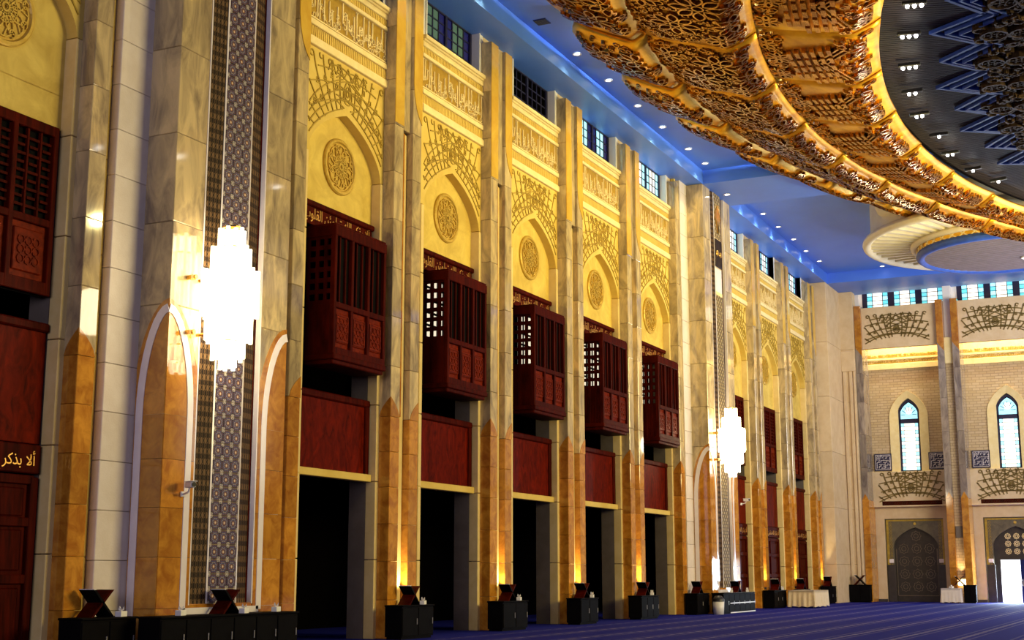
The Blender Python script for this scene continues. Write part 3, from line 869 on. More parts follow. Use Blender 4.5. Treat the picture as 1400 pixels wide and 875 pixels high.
def wide_pier(y0, label, near):
    t = thing('chandelier_pier', label, 'pillar', (0, y0, 0), 'wide piers carrying chandeliers')
    pilaster(t, 0.0)
    pilaster(t, 6.65, flip=True, side_tip=False, inlay=inlay_r)
    cc = 3.64; hw = 1.95
    # pale stone columns and strips beside the blocks
    for a, b, x, m, ht in ((.47, .63, .16, 'plaster', 1.9), (.66, .78, .10, 'plaster', 1.9), (.80, cc - hw + .02, .28, 'white_stone', .92),
                           (cc + hw - .02, cc + hw + .9, .28, 'white_stone', .92)):
        z = 0.0
        me = MB().bbox(0.0, x, a, b, 0, ht - .008, .012).mesh('stone_block', M[m])
        while z < ZS - .3:
            link('stone_block', me, t, (0, 0, z)); z += ht
    # marble blocks
    H = 1.81; zs = [0, .95, 1.9, 2.83, 3.75, 5.1, 6.75] + [8.4 + H * i for i in range(5)] + [ZS]
    for side in (-1, 1):
        a, b = (cc - hw, cc - 1.02) if side < 0 else (cc + 1.02, cc + hw)
        for i in range(len(zs) - 1):
            if zs[i] < 1.0:      # below the tiles the block runs through
                pass
            me = slab_cache.setdefault(('w', side, i), MB().bbox(0.0, XB, a, b, zs[i] + .003, zs[i + 1] - .003, .014).mesh('marble_slab', M['marble']))
            link('marble_slab', me, t)
    link('marble_slab', MB().bbox(0.0, XB - .002, cc - 1.02, cc + 1.02, 0.003, 1.02, .014).mesh('marble_slab', M['onyx']), t)
    # gothic onyx panels folded over the outer corners, with white borders
    zt, zsp, zb = 6.66, 4.6, 0.0

    def gothic(wd, n=10, ins=0.0):
        # from the corner tip down to the spring line: (distance from the corner, z)
        return [((wd - ins) * sin(pi / 2 * i / n), zsp + (zt - ins * 1.9 - zsp) * (1 - (1 - cos(pi / 2 * i / n)) ** 0.92)) for i in range(n + 1)]
    for side in (-1, 1):
        yc_ = cc + side * hw
        fr = lambda a, b, h, s=side, q=yc_: (XB + h, q - s * a, b)            # front face, a runs inward from the corner
        sdm = lambda a, b, h, s=side, q=yc_: (XB - a, q + s * h, b)           # side face, a runs back from the corner
        for mp, wd in ((fr, .93), (sdm, .72)):
            g = gothic(wd - .01, ins=-.10)
            g = [(min(a, wd - .005), b) for a, b in g]
            zc_ = [0.0, .95, 1.9, 2.83, 3.75, 4.6]
            for i in range(5):
                MB().poly([(0.002, zc_[i] + .004), (wd - .005, zc_[i] + .004), (wd - .005, zc_[i + 1] - .004), (0.002, zc_[i + 1] - .004)], mp, -.01, .010).build('onyx_panel', M['onyx'], t)
            pts = [(0.002, zsp)] + [(wd - .005, zsp)] + g[::-1]
            MB().poly(pts, mp, -.01, .010).build('onyx_tip', M['onyx'], t)
            inn = wd - .19 if mp is fr else wd - .12
            g2 = gothic(inn)
            if mp is fr: path = g2 + [(inn, .88)]
            else: path = g2 + [(inn, 0.02)]
            MB().rib(path, .17, mp, .004, .024).build('white_border', M['white_marble'], t)
    # the U shaped white border under the tiles
    MB().rib([(cc - 1.21, .88), (cc + 1.21, .88)], .14, plane_x(XB), .004, .024).build('white_border', M['white_marble'], t)
    MB().box(XB - .14, XB + .004, cc + .985, cc + 1.02, 1.0, ZS).build('niche_edge', M['white_marble'], t)
    MB().box(XB - .14, XB + .004, cc - 1.02, cc - .985, 1.0, ZS).build('niche_edge', M['white_marble'], t)
    # tiled column, convex in plan
    pf = [(XB - .13, -.985), (XB - .01, -.43), (XB - .01, .43), (XB - .13, .985)]
    core = MB().poly([(.0, -.99)] + pf + [(.0, .99)], lambda a, b, h: (a, b, h), 1.0, ZS)
    core.build('tile_backing', M['stone'], t, (0, cc, 0))
    for s in (-1, 1):
        d = Vector((XB - .01 - (XB - .13), .555 * -s, 0)); L = d.length
        # woven tile bands, built flat and turned to the splayed faces
        o = link('woven_band', None, t, (XB - .01, cc + s * .43, 0)) if False else None
        ang = atan2(.12, .555) * s
        for j, (u0, u1, mm, hh) in enumerate(((.01, .05, 'white_marble', .02), (.05, .13, 'chain', .012), (.13, .50, 'chain', .008), (.50, .565, 'wood', .02))):
            bd = MB().box(0, hh, min(s * u0, s * u1), max(s * u0, s * u1), 1.02, ZS)
            bo = bd.build('tile_band', M[mm], t, (XB - .01, cc + s * .43, 0))
            bo.rotation_euler = (0, 0, ang)
    n = 3; cell = .86 / 3
    rows = int((ZS - 1.02 - (0 if near else 0)) / cell)
    if near:
        tm = MB().bbox(0, .02, -cell / 2 + .004, cell / 2 - .004, -cell / 2 + .004, cell / 2 - .004, .006).mesh('star_tile', M['tile'])
        for j in range(rows):
            for i in range(n):
                link('star_tile', tm, t, (XB - .01, cc + (i - 1) * cell, 1.02 + cell * (j + .5)))
    else:
        MB().box(XB - .012, XB + .01, cc - .42, cc + .42, 1.02, 13.4).build('mosaic_strip', M['tile_small'], t)
        MB().bbox(XB - .012, XB + .03, cc - .43, cc + .43, 13.4, 13.55, .01).build('mosaic_edge', M['moulding'], t)
        MB().bbox(XB - .012, XB + .012, cc - .43, cc + .43, 13.55, 14.6, .01).build('stone_plaque', M['white_marble'], t)
        pl = MB().bbox(XB - .012, XB + .05, cc - .46, cc + .46, 14.65, 15.9, .03).build('bronze_plaque', M['scroll'], t)
        for s in (-1, 1): MB().lathe([(0, .05), (.1, .05), (.13, 0)], 12, axis='x').build('gilt_boss', M['letter'], pl, (XB + .05, cc + s * .22, 15.25))
        MB().bbox(XB - .012, XB + .012, cc - .43, cc + .43, 15.95, ZS, .01).build('mosaic_panel', M['tile_small'], t)
        pm = MB()
        for i in range(-3, 4):
            a = i * .42
            pm.rib([(0, 16.2), (.18 * sin(a), 16.7), (.36 * sin(a * .9), 17.2 - abs(i) * .12), (.30 * sin(a), 17.45 - abs(i) * .14)], .06, lambda p, q, h: (XB + .01 + h, cc + p, q), -.004, .05)
        pm.build('palmette', M['letter'], t)
    return t


wide_pier(18.87, 'near chandelier pier faced with blue star tiles between marble blocks', True)
wide_pier(52.64, 'far chandelier pier with a narrow gilded mosaic strip between marble blocks', False)


# ------------------------------------------------------------------ chandeliers
def wall_chandelier(x, y, zmid, label):
    t = thing('wall_chandelier', label, 'chandelier', (x, y, zmid), 'glass rod wall chandeliers')
    tiers = [(0.24, .98, 1.40), (.37, .50, 1.02), (.54, -.42, .55), (.44, -.92, -.36), (.30, -1.28, -.86), (.14, -1.46, -1.22)]
    for r, z0, z1 in tiers:
        n = max(10, int(r * 36)); b = MB()
        for i in range(n):
            a = 2 * pi * i / n
            p = (r * cos(a), r * sin(a) )
            q = .042
            b.tube((p[0], p[1], z0 + (.05 if i % 2 else 0)), (p[0], p[1], z1 - (.04 if i % 2 else 0)), q, 5)
        b.lathe([(0, z0 + .06), (r - .05, z0 + .06), (r - .05, z1 - .05), (0, z1 - .05)], 20)
        b.build('glass_tier', M['lamp'], t)
    b = MB().tube((0, 0, -1.3), (0, 0, 1.46), .05, 8)
    for z in (-.9, -.38, .52, 1.0, 1.4): b.lathe([(0, z), (.2, z), (.2, z + .03), (0, z + .03)], 12)
    b.build('stem', M['brass'], t)
    for z in (.35, -.75):
        b = MB().tube((-.62, -.2, z), (0, 0, z), .035, 6).lathe([(0, -.05), (.07, -.05), (.08, .03), (0, .06)], 10, c=(-.5, -.55, z))
        b.tube((-.62, -.55, z), (-.4, -.55, z), .05, 8)
        b.build('bracket', M['brass'], t)


wall_chandelier(1.62, 21.62, 7.0, 'blazing white glass rod chandelier on the near tiled pier')
wall_chandelier(1.62, 55.5, 7.0, 'glass rod chandelier glowing on the far pier before the narrow bays')
light('POINT', 'chandelier_light', (2.6, 21.6, 7.0), 120, (1.0, .84, .55), size=.5)
light('POINT', 'chandelier_light', (2.6, 55.5, 7.0), 120, (1.0, .84, .55), size=.5)

# ------------------------------------------------------------------ corner block and end wall
t = thing('corner_block', 'tall plain limestone block filling the corner of the hall', 'pillar', (0, 76.65, 0))
zs = [0, 2.1, 5.2, 8.3, 11.4, 14.5, ZS]
for i in range(6):
    MB().bbox(0.0, XB, 0, 3.4, zs[i] + .004, zs[i + 1] - .004, .015).build('stone_slab', M['stone'], t)
for i in range(6):
    MB().bbox(XB - .2, 1.76, 3.40, 4.2, zs[i] + .004, zs[i + 1] - .004, .015).build('stone_slab', M['stone'], t)
MB().bbox(XB, 1.78, 3.25, 3.5, 13.2, 14.4, .02).build('stone_lintel', M['stone'], t)
for x0, x1 in ((1.05, 1.22), (1.42, 1.60), (1.66, 1.76)):
    MB().bbox(x0, x1, 3.30, 3.45, 0, 13.2, .015).build('stone_fillet', M['stone'], t)

w = MB()
for a, b in ((1.2, gx(1.02)), (gx(4.67), gx(1.02) + 5.48), (gx(4.67) + 5.48, 34)):
    w.box(a, b, YB, YB + .9, 0, 4.72)
w.box(1.2, 34, YB, YB + .9, 4.72, 7.2)
w.box(1.2, 34, YB + .35, YB + .9, 16.4, 17.2)
w.box(gx(2.88) + 5.48 + 2.58, 34, YB, YB + .9, 7, ZC)
w.box(-6, 34, YB + 2.4, YB + 2.6, 0, ZC, 1)
w.box(-6, 34, YB + .9, YB + 2.6, -.2, 0.02, 1)
struct(w.build('wall_far', [M['stone'], M['dark']]))
struct(MB().box(1.0, gx(1.02), YB - .25, YB, 0, .16).box(gx(4.67), gx(1.02) + 5.48, YB - .25, YB, 0, .16).box(gx(4.67) + 5.48, 34, YB - .25, YB, 0, .16).build('baseboard_far', M['plinth']))

FB = [gx(2.88), gx(2.88) + 5.48]
FNAME = ['left bay of the end wall', 'right bay of the end wall']


def far_arch(u, hw, zs_, za): return arch_z(u, hw, zs_, za)


ffan = fan(lambda u: -0.12 * u * u * .9 + 0.0, 1.85, 1.50, .55, .26, focal=.9, offs=(.02, .30))
ffan_me = fan_mesh('arabesque_relief', ffan, lambda a, b, h: (a, -h, b), .06, .03, M['relief_dark'])


def star_ring(m, u, z, r, mp, w, h):
    pts = []
    for i in range(16):
        a = 2 * pi * i / 16; q = r if i % 2 == 0 else r * .80
        pts.append((u + q * cos(a), z + q * sin(a)))
    m.rib(pts, w, mp, -.004, h, True)
    m.rib(circ(u, z, r * .45, 8), w, mp, -.004, h, True)


for bi, xc in enumerate(FB):
    where = FNAME[bi]
    hwb = 2.35
    # brick field with the hood and the arched window
    root = struct(link('trim_%d' % (n_trim + 1 + bi), None, None, (xc, YB, 0)))
    us = [-.62 * cos(pi * i / 16) for i in range(17)]
    az = lambda u, hw: far_arch(u, hw, gz(11.8), gz(12.75))
    f = MB(); zt = gz(14.68)
    for i in range(16):
        u0, u1 = us[i], us[i + 1]
        f.add([(u0, .02, az(u0, .62)), (u1, .02, az(u1, .62)), (u1, .02, zt), (u0, .02, zt), (u0, .3, az(u0, .62)), (u1, .3, az(u1, .62))], [(3, 2, 1, 0), (0, 1, 5, 4)])
    for s in (-1, 1):
        a, b = sorted((s * .62, s * 2.6)); f.box(a, b, .02, .3, 7.2, zt)
    f.build('brick_field', M['brick'], root)
    h = MB(); n = 20
    po = []; pi_ = []
    for i in range(n + 1):
        u = -1.0 * cos(pi * i / n); po.append((u * 1.1, far_arch(u * 1.1, 1.1, gz(11.6), gz(13.25))))
        pi_.append((u * .60, far_arch(u * .6, .62, gz(11.8), gz(12.75))))
    po = [(-1.1, 7.3)] + po + [(1.1, 7.3)]; pi_ = [(-.60, 7.3)] + pi_ + [(.60, 7.3)]
    for i in range(len(po) - 1):
        a, b, c_, d = po[i], po[i + 1], pi_[i + 1], pi_[i]
        h.add([(a[0], -.06, a[1]), (b[0], -.06, b[1]), (c_[0], -.0, c_[1]), (d[0], 0, d[1]), (a[0], .05, a[1]), (b[0], .05, b[1]), (c_[0], .25, c_[1]), (d[0], .25, d[1])],
              [(0, 1, 2, 3), (4, 5, 1, 0), (3, 2, 6, 7)])
    h.build('window_hood', M['moulding'], root)
    # upper relief panel, overhanging, and the lit inscription frieze behind its foot
    pz0, pz1 = 14.55, 17.0
    pn = MB().bbox(-2.45, 2.2, YP + .30 - YB, YP + .65 - YB, pz0, pz1, .02).build('relief_panel', M['stone'], root)
    link('arabesque_relief', ffan_me, pn, (-.18, YP + .30 - YB, 15.1))
    fr_ = MB().bbox(-2.6, 2.6, -.12, .05, gz(14.68), gz(15.05), .02).bbox(-2.6, 2.6, -.10, .05, gz(15.30), gz(15.42), .02).box(-2.6, 2.6, -.02, .05, gz(14.7), 16.5)
    fr_ = fr_.build('inscription_frieze', M['moulding'], root)
    for q, (z0, z1) in enumerate(((gz(15.06), gz(15.29)), (gz(15.44), gz(15.7)))):
        link('kufic_inscription', inscription_mesh(2.4, z0, z1, plane_y(-.02), 11 + q, 'kufic_inscription', M['relief'], .03, .03), fr_)
    MB().bbox(-2.55, -2.35, -.9, .05, gz(12.4), pz0, .02).build('lit_jamb', M['moulding'], root)
    MB().bbox(-2.55, -2.40, -.5, .05, 0, gz(12.4), .02).build('jamb', M['plaster'], root)
    # lower relief panel with its grille
    lowp = MB().bbox(-2.3, 2.3, -.32, .02, 5.45, 7.42, .02).bbox(-2.35, 2.35, -.36, 0, 5.38, 5.47, .02).build('relief_panel', M['stone'], root)
    link('arabesque_relief', ffan_me, lowp, (0, -.32, 5.93))
    v = MB().bbox(-1.68, 1.68, -.34, -.31, 5.48, 5.72, .008)
    v.build('vent_grille', M['wood'], root)
    vb = MB()
    for i in range(24): vb.rib(circ(-1.58 + i * .1374, 5.60, .055, 8), .018, plane_y(-.34), -.003, .012, True)
    vb.build('grille_fretwork', M['scroll'], root)
    light('AREA', 'cove_light', (xc - .1, YB - .55, 16.2), 420, (1.0, .84, .48), aim=(xc - .1, YB + .3, 14.3), size=4.4, size_y=.3)
    # arched window
    wins += 1
    wr = MB()
    pts = [(-.56, 7.42)] + [(u * .56, far_arch(u * .56, .58, gz(11.75), gz(12.62))) for u in [-cos(pi * i / 16) for i in range(17)]] + [(.56, 7.42)]
    wr.rib(pts, .12, plane_y(YB + .2), 0, .08, True); wr.box(-.56, .56, YB + .12, YB + .2, gz(11.15), gz(11.42)); wr.box(-.5, .5, YB + .19, YB + .2, gz(11.42), gz(12.3))
    win = struct(wr.build('window_%d' % wins, M['navy'], None, (xc, 0, 0)))
    rows = 13; z0, z1 = 7.5, gz(11.15); dz = (z1 - z0) / rows
    pc = MB().box(-.30, .30, -.005, .005, -dz / 2 + .012, dz / 2 - .012).mesh('pane', M['g_white'])
    ps = MB().box(-.08, .08, -.005, .005, -dz / 2 + .012, dz / 2 - .012).mesh('pane', M['g_white'])
    pb = MB().box(-.08, .08, -.005, .005, -dz / 2 + .012, dz / 2 - .012).mesh('pane', M['g_cyan'])
    for j in range(rows):
        zc_ = z0 + dz * (j + .5)
        link('pane', pc, win, (0, YB + .16, zc_))
        for s in (-1, 1): link('pane', ps if j % 2 else pb, win, (s * .40, YB + .16, zc_))
    hd = MB().poly([(-.48, gz(11.42))] + [(u * .48, far_arch(u * .48, .5, gz(11.72), gz(12.48))) for u in [-cos(pi * i / 12) for i in range(13)]] + [(.48, gz(11.42))], plane_y(YB + .18), 0, .01)
    hd.build('pane', M['g_cyan'], win)
    MB().poly(circ(0, gz(11.95), .2, 12), plane_y(YB + .17), 0, .01).build('pane', M['g_white'], win)
    rl = MB()
    for i in range(7):
        a = pi * i / 6; rl.rib([(.2 * cos(a), gz(11.7) + .2 * sin(a)), (.44 * cos(a), gz(11.7) + .5 * sin(a))], .03, plane_y(YB + .165), 0, .02)
    rl.build('glazing_bars', M['navy'], win)
    # clerestory window of three lights
    wins += 1
    z0, z1 = 16.95, 18.5
    wr = MB()
    for x in (-2.32, -.72, .88, 2.48): wr.box(x - .19, x + .19, YB + .32, YB + .42, z0, z1)
    wr.box(-2.4, 2.5, YB + .32, YB + .42, z0 - .1, z0 + .06)
    win = struct(wr.build('window_%d' % wins, M['navy'], None, (xc, 0, 0)))
    rv = MB().box(-2.75, -2.42, YB - .8, YB + .5, z0 - .2, z1).box(2.5, 2.75, YB - .8, YB + .5, z0 - .2, z1)
    rv.build('window_reveal', M['white_paint'], win)
    dz = (z1 - z0) / 6
    pm = {}
    for nm, wd, mk in (('s1', .34, 'g_teal'), ('s2', .34, 'g_cyan'), ('c', .58, 'g_white')):
        pm[nm] = MB().box(-wd / 2, wd / 2, -.005, .005, -dz / 2 + .01, dz / 2 - .01).mesh('pane', M[mk])
    for li, x in enumerate((-1.52, .08, 1.68)):
        for j in range(6):
            zc_ = z0 + dz * (j + .5)
            link('pane', pm['c'], win, (x, YB + .38, zc_))
            for s in (-1, 1): link('pane', pm['s1' if (j + (s > 0)) % 2 else 's2'], win, (x + s * .48, YB + .38, zc_))
    gb = MB()
    for x in (-1.52, .08, 1.68):
        for d in (-.3, .3): gb.box(x + d - .02, x + d + .02, YB + .35, YB + .37, z0, z1)
        for j in range(1, 6): gb.box(x - .66, x + .66, YB + .35, YB + .37, z0 + dz * j - .015, z0 + dz * j + .015)
    gb.build('glazing_bars', M['navy'], win)
    # door with its marble surround
    hd_, zt_, zs_, za_ = 1.65, 4.72, 3.15, 4.22
    aw = 1.24
    door = struct(link('door_%d' % (bi + 1), None, None, (xc, YB, 0)))
    s_ = MB(); n = 16
    us = [-aw * cos(pi * i / n) for i in range(n + 1)]
    for i in range(n):
        u0, u1 = us[i], us[i + 1]; a0, a1 = far_arch(u0, aw, zs_, za_), far_arch(u1, aw, zs_, za_)
        s_.add([(u0, .15, a0), (u1, .15, a1), (u1, .15, zt_), (u0, .15, zt_), (u0, .45, a0), (u1, .45, a1)], [(3, 2, 1, 0), (0, 1, 5, 4)])
    for s in (-1, 1):
        a, b = sorted((s * aw, s * hd_)); s_.box(a, b, .15, .45, 0, zt_)
    s_.build('door_surround', M['green_marble'], door)
    e = MB()
    e.rib([(-hd_ + .1, 0), (-hd_ + .1, zt_ - .1), (hd_ - .1, zt_ - .1), (hd_ - .1, 0)], .16, plane_y(.15), -.003, .03)
    for i in range(16):
        for s in (-1, 1):
            e.rib(circ(s * (hd_ - .28), 1.9 + i * .17, .06, 6), .02, plane_y(.15), -.003, .02, True)
    e.build('surround_inlay', M['relief_line'], door)
    for s in (-1, 1):
        MB().bbox(s * (hd_ - .25) - .13, s * (hd_ - .25) + .13, .08, .16, 2.2, 2.42, .01).build('white_boss', M['white_marble'], door)
        MB().bbox(s * (hd_ - .25) - .22, s * (hd_ - .25) + .22, .05, .2, 0, 2.1, .02).build('surround_foot', M['plinth'], door)
    MB().lathe([(0, .05), (.07, .05), (.09, 0)], 12).build('keystone_boss', M['relief'], door, (0, .15, 4.42)).rotation_euler = (pi / 2, 0, 0)
    if bi == 0:
        lf = MB().box(-aw, aw, .38, .45, 0, za_)
        lf.build('door_leaf', M['door_dark'], door)
        st = MB()
        for j in range(5):
            for i in (-1, 0, 1):
                zc_ = .85 + j * .72
                if j == 4 and i: continue
                star_ring(st, i * .72, zc_, .29, plane_y(.38), .03, .02)
        st.rib([(-aw + .1, .35), (aw - .1, .35), (aw - .1, 3.0)], .05, plane_y(.38), -.003, .03); st.rib([(-aw + .1, .35), (-aw + .1, 3.0)], .05, plane_y(.38), -.003, .03)
        st.build('star_inlay', M['door_line'], door)
    else:
        lf = MB().box(-aw, aw, .38, .45, 2.42, za_).box(-aw, -.92, .36, .45, 0, 2.42).box(.92, aw, .36, .45, 0, 2.42).box(-.92, .92, .3, .45, 2.36, 2.48)
        lf.build('transom_panel', M['door_dark'], door)
        st = MB()
        for j in range(3):
            for i in (-1, 0, 1):
                star_ring(st, i * .46, 2.82 + j * .42, .16, plane_y(.38), .04, .03)
        st.build('star_inlay', M['moulding'], door)
        MB().box(.12, .92, .34, .42, .02, 2.38).build('door_leaf', M['blue_deep'], door)
        MB().tube((.2, .31, .9), (.2, .31, 1.3), .02, 8).build('door_handle', M['steel'], door)
        MB().box(-1.6, 1.2, .9, .95, 0, 2.6).build('daylight', M['daylight'], door)

light('AREA', 'door_daylight', (FB[1] - .3, YB + .5, 1.3), 800, (.70, .85, 1.0), aim=(FB[1] - .6, YB - 6, .2), size=1.0, size_y=2.2)
# pilasters of the end wall
fcourses = [(0, 1.9), (1.9, 3.8), (3.8, 5.75), (5.75, 7.6), (7.6, 9.5), (9.5, 11.4), (11.4, 13.1), (13.1, 14.6)]


def far_pilaster(root, x0, x1):
    wd = x1 - x0
    for i, (z0, z1) in enumerate(fcourses):
        MB().bbox(x0, x1, YP, YB - .02, z0 + .003, z1 - .003, .012).build('marble_slab', M['onyx' if z1 <= 5.8 else 'marble_grey'], root)
    MB().bbox(x0, x1, YP, YB - .02, 14.603, 17.1, .012).build('golden_inlay', M['onyx'], root)
    MB().poly([(x0, 14.6), (x1, 14.6), (x1, 14.1), (x0 + wd * .6, 14.3)], plane_y(YP), -.01, .012).build('golden_inlay', M['onyx'], root)
    MB().poly([(x0, 5.75), (x1, 5.75), ((x0 + x1) / 2, 6.1)], plane_y(YP), -.01, .012).build('onyx_tip', M['onyx'], root)


t = thing('marble_pier', 'single marble pilaster left of the closed patterned door', 'pillar', (1.8, YP, 0))
t.location = (0, 0, 0)
far_pilaster(t, px(-.32), px(.10))
XM = (px(4.9), px(5.33), px(5.83), px(6.26))
t = thing('marble_pier', 'paired marble pilasters between the two doors of the end wall', 'pillar')
far_pilaster(t, XM[0], XM[1]); far_pilaster(t, XM[2], XM[3])
MB().bbox(XM[1], XM[2], YP + .3, YB, 0, 13.4, .01).build('recess_strip', M['brick'], t)
MB().bbox(XM[1] - .02, XM[2] + .02, YP + .2, YB, 13.4, 14.9, .02).build('recess_panel', M['moulding'], t)
MB().bbox(XM[1], XM[2], YP + .5, YB + .3, 14.9, ZC, .02).build('window_pier', M['white_paint'], t)
MB().bbox(XM[1] + .02, XM[2] - .02, YP + .18, YP + .32, 3.55, 4.2, .02).build('bracket_block', M['jamb'], t)
xm = (XM[1] + XM[2]) / 2
light('SPOT', 'uplight_lamp', (xm, YP + .05, 1.35), 160, (1.0, .80, .40), aim=(xm, YP + .28, 6), size=.04, angle=radians(60), blend=.7)
t = thing('uplight', 'white box uplight above the small ivory table', 'lamp', (xm, YP + .14, .95))
MB().bbox(-.2, .2, -.1, .14, 0, .34, .02).build('housing', M['lamp_warm'], t)
MB().bbox(-.22, .22, -.11, .14, .34, .38, .01).build('rim', M['brass'], t)

# kufic plaques
kf = MB().bbox(-.5, .5, -.06, 0, -.5, .5, .01).mesh('plaque_board', M['navy'])
kr = MB(); r_ = random.Random(5); mpk = lambda a, b, h: (a, -.06 - h, b)
kr.rib([(-.42, -.42), (.42, -.42), (.42, .42), (-.42, .42)], .03, mpk, -.003, .015, True)
for i in range(7):
    for j in range(7):
        a, b = -.345 + i * .115, -.345 + j * .115
        if r_.random() < .5: kr.rib([(a, b), (a + .1, b)], .022, mpk, -.003, .015)
        else: kr.rib([(a, b), (a, b + .1)], .022, mpk, -.003, .015)
        if r_.random() < .4: kr.rib([(a, b), (a + .05, b), (a + .05, b + .06)], .018, mpk, -.003, .015)
kr_me = kr.mesh('square_lettering', M['white_marble'])
for (xq, lab) in ((gx(1.14), 'square kufic plaque left of the left arched window'), (gx(4.55), 'square kufic plaque right of the left arched window, cut by the pier'),
                  (gx(1.14) + 5.48, 'square kufic plaque left of the right arched window')):
    t = thing('kufic_plaque', lab, 'plaque', (xq, YB - .01, gz(8.66)), 'square plaques beside the arched windows')
    p = link('plaque_board', kf, t); link('square_lettering', kr_me, p)

# ------------------------------------------------------------------ recessed downlights of the ceiling
dl_h = MB().lathe([(.10, 0), (.15, 0), (.16, -.03), (.10, -.03)], 18).mesh('trim_ring', M['white_metal'])
dl_b = MB().lathe([(0, -.012), (.10, -.012)], 14).mesh('lamp_glass', M['bulb'])
SPOTS = [(1.46, 39.75), (1.48, 42.49), (1.46, 45.43), (1.45, 48.14), (1.45, 51.22), (1.43, 53.45)]
SPOTS2 = [(1.37, 60.05), (1.37, 62.53), (1.36, 65.34), (1.39, 68.21), (1.32, 71.07), (1.38, 73.8), (4.25, 76.6)]
ORD = ['first', 'second', 'third', 'fourth', 'fifth', 'sixth', 'seventh']


def downlight(x, y, z, label, power, col):
    t = thing('downlight', label, 'lamp', (x, y, z), 'recessed ceiling downlights')
    link('trim_ring', dl_h, t); link('lamp_glass', dl_b, t)
    if power: light('SPOT', 'downlight_lamp', (x, y, z - .06), power, col, aim=(x - .25, y, 0), size=.1, angle=radians(110), blend=1.0)


YEL = (1.0, 0.76, 0.28)
for i, (x, y) in enumerate(SPOTS): downlight(x, y, ZC, 'recessed ceiling downlight, %s from the left in the central blue ceiling' % ORD[i], 330, YEL)
for i, (x, y) in enumerate(SPOTS2[:-1]): downlight(x, y, ZC, 'recessed ceiling downlight, %s from the left in the corner blue ceiling' % ORD[i], 200, (1.0, .92, .80))
downlight(*SPOTS2[-1], ZC, 'lone downlight beside the white ceiling disc near the end wall', 60, (1.0, .9, .75))
downlight(1.45, 56.43, ZS, 'downlight on the soffit of the cross beam by the far pier', 200, YEL)
for y in (27.2, 30.4, 33.6): light('SPOT', 'downlight_lamp', (1.46, y, ZC - .06), 330, YEL, aim=(1.2, y, 0), size=.1, angle=radians(110), blend=1.0)
t = thing('ceiling_speaker', 'small dark square speaker grille in the blue ceiling', 'speaker', (1.54, 36.79, ZC))
MB().bbox(-.22, .22, -.22, .22, -.03, 0, .01).build('grille_frame', M['blue_deep'], t)
g = MB()
for i in range(4):
    for j in range(4): g.box(-.18 + i * .095, -.11 + i * .095, -.18 + j * .095, -.11 + j * .095, -.04, -.02)
g.build('grille_cells', M['black'], t)

# ------------------------------------------------------------------ the great gilded ring
CX, CY = 46.0, 41.3
DPH = 0.107; PH0 = -0.104
ring = thing('gilded_ceiling_ring', 'giant gold leaf ring of overlapping carved petals hanging under the blue ceiling', 'ceiling ornament', (CX, CY, 0))
# (R outer, z outer, R inner, z inner)
# boundary shift (in radians) of the petal seams at the outer and the inner edge
TIERS = [(43.78, 18.25, 41.04, 17.15, 0.0, -.025), (41.6, 17.50, 37.65, 15.90, -.020, -.083), (38.1, 16.30, 34.47, 15.20, -.080, -.137)]


def petal_map(tier):
    Ro, zo, Ri, zi, s0, s1 = TIERS[tier]

    def mp(s, t, hh):
        ph = s * DPH + s0 + (s1 - s0) * t
        sc_ = .10 * sin(pi * min(1, max(0, s))) - .20 * max(0, s - .6) if tier == 0 else 0
        R = Ro + sc_ * (1 - t) + (Ri - Ro) * t - .22 * (1 - t) * max(0.0, .10 - s) / .10
        lip = max(0.0, t - .80) / .20; lo = zi - .20
        z = zo + (lo - zo) * (min(1.0, t / .80)) ** .85 + .20 * lip ** 1.6 + (.22, .06, .05)[tier] * s * s - (.08, .02, .02)[tier] * sin(pi * s) - hh
        return (-R * cos(ph), R * sin(ph), z)
    return mp


def petal_mesh(tier):
    mp = petal_map(tier); m = MB(); ns, nt_ = 10, 20
    g = [[mp(1.04 * i / ns, j / nt_, 0) for j in range(nt_ + 1)] for i in range(ns + 1)]
    tp = [[mp(1.04 * i / ns, j / nt_, -.2 if tier == 0 else -.07) for j in range(nt_ + 1)] for i in range(ns + 1)]
    vs = [p for r in g for p in r]; o = len(vs); vs += [p for r in tp for p in r]; W_ = nt_ + 1
    fs = []
    for i in range(ns):
        for j in range(nt_):
            fs.append((i * W_ + j, i * W_ + j + 1, (i + 1) * W_ + j + 1, (i + 1) * W_ + j))
            fs.append((o + i * W_ + j, o + (i + 1) * W_ + j, o + (i + 1) * W_ + j + 1, o + i * W_ + j + 1))
    for i in range(ns):
        fs.append((i * W_, (i + 1) * W_, o + (i + 1) * W_, o + i * W_)); a = i * W_ + nt_; b = (i + 1) * W_ + nt_
        fs.append((b, a, o + a, o + b))
    for j in range(nt_):
        fs.append((j + 1, j, o + j, o + j + 1)); a = ns * W_ + j
        fs.append((a, a + 1, o + a + 1, o + a))
    m.add(vs, fs); me = m.mesh('petal', M['gold' if tier == 0 else 'gold_dark'], True)
    return me


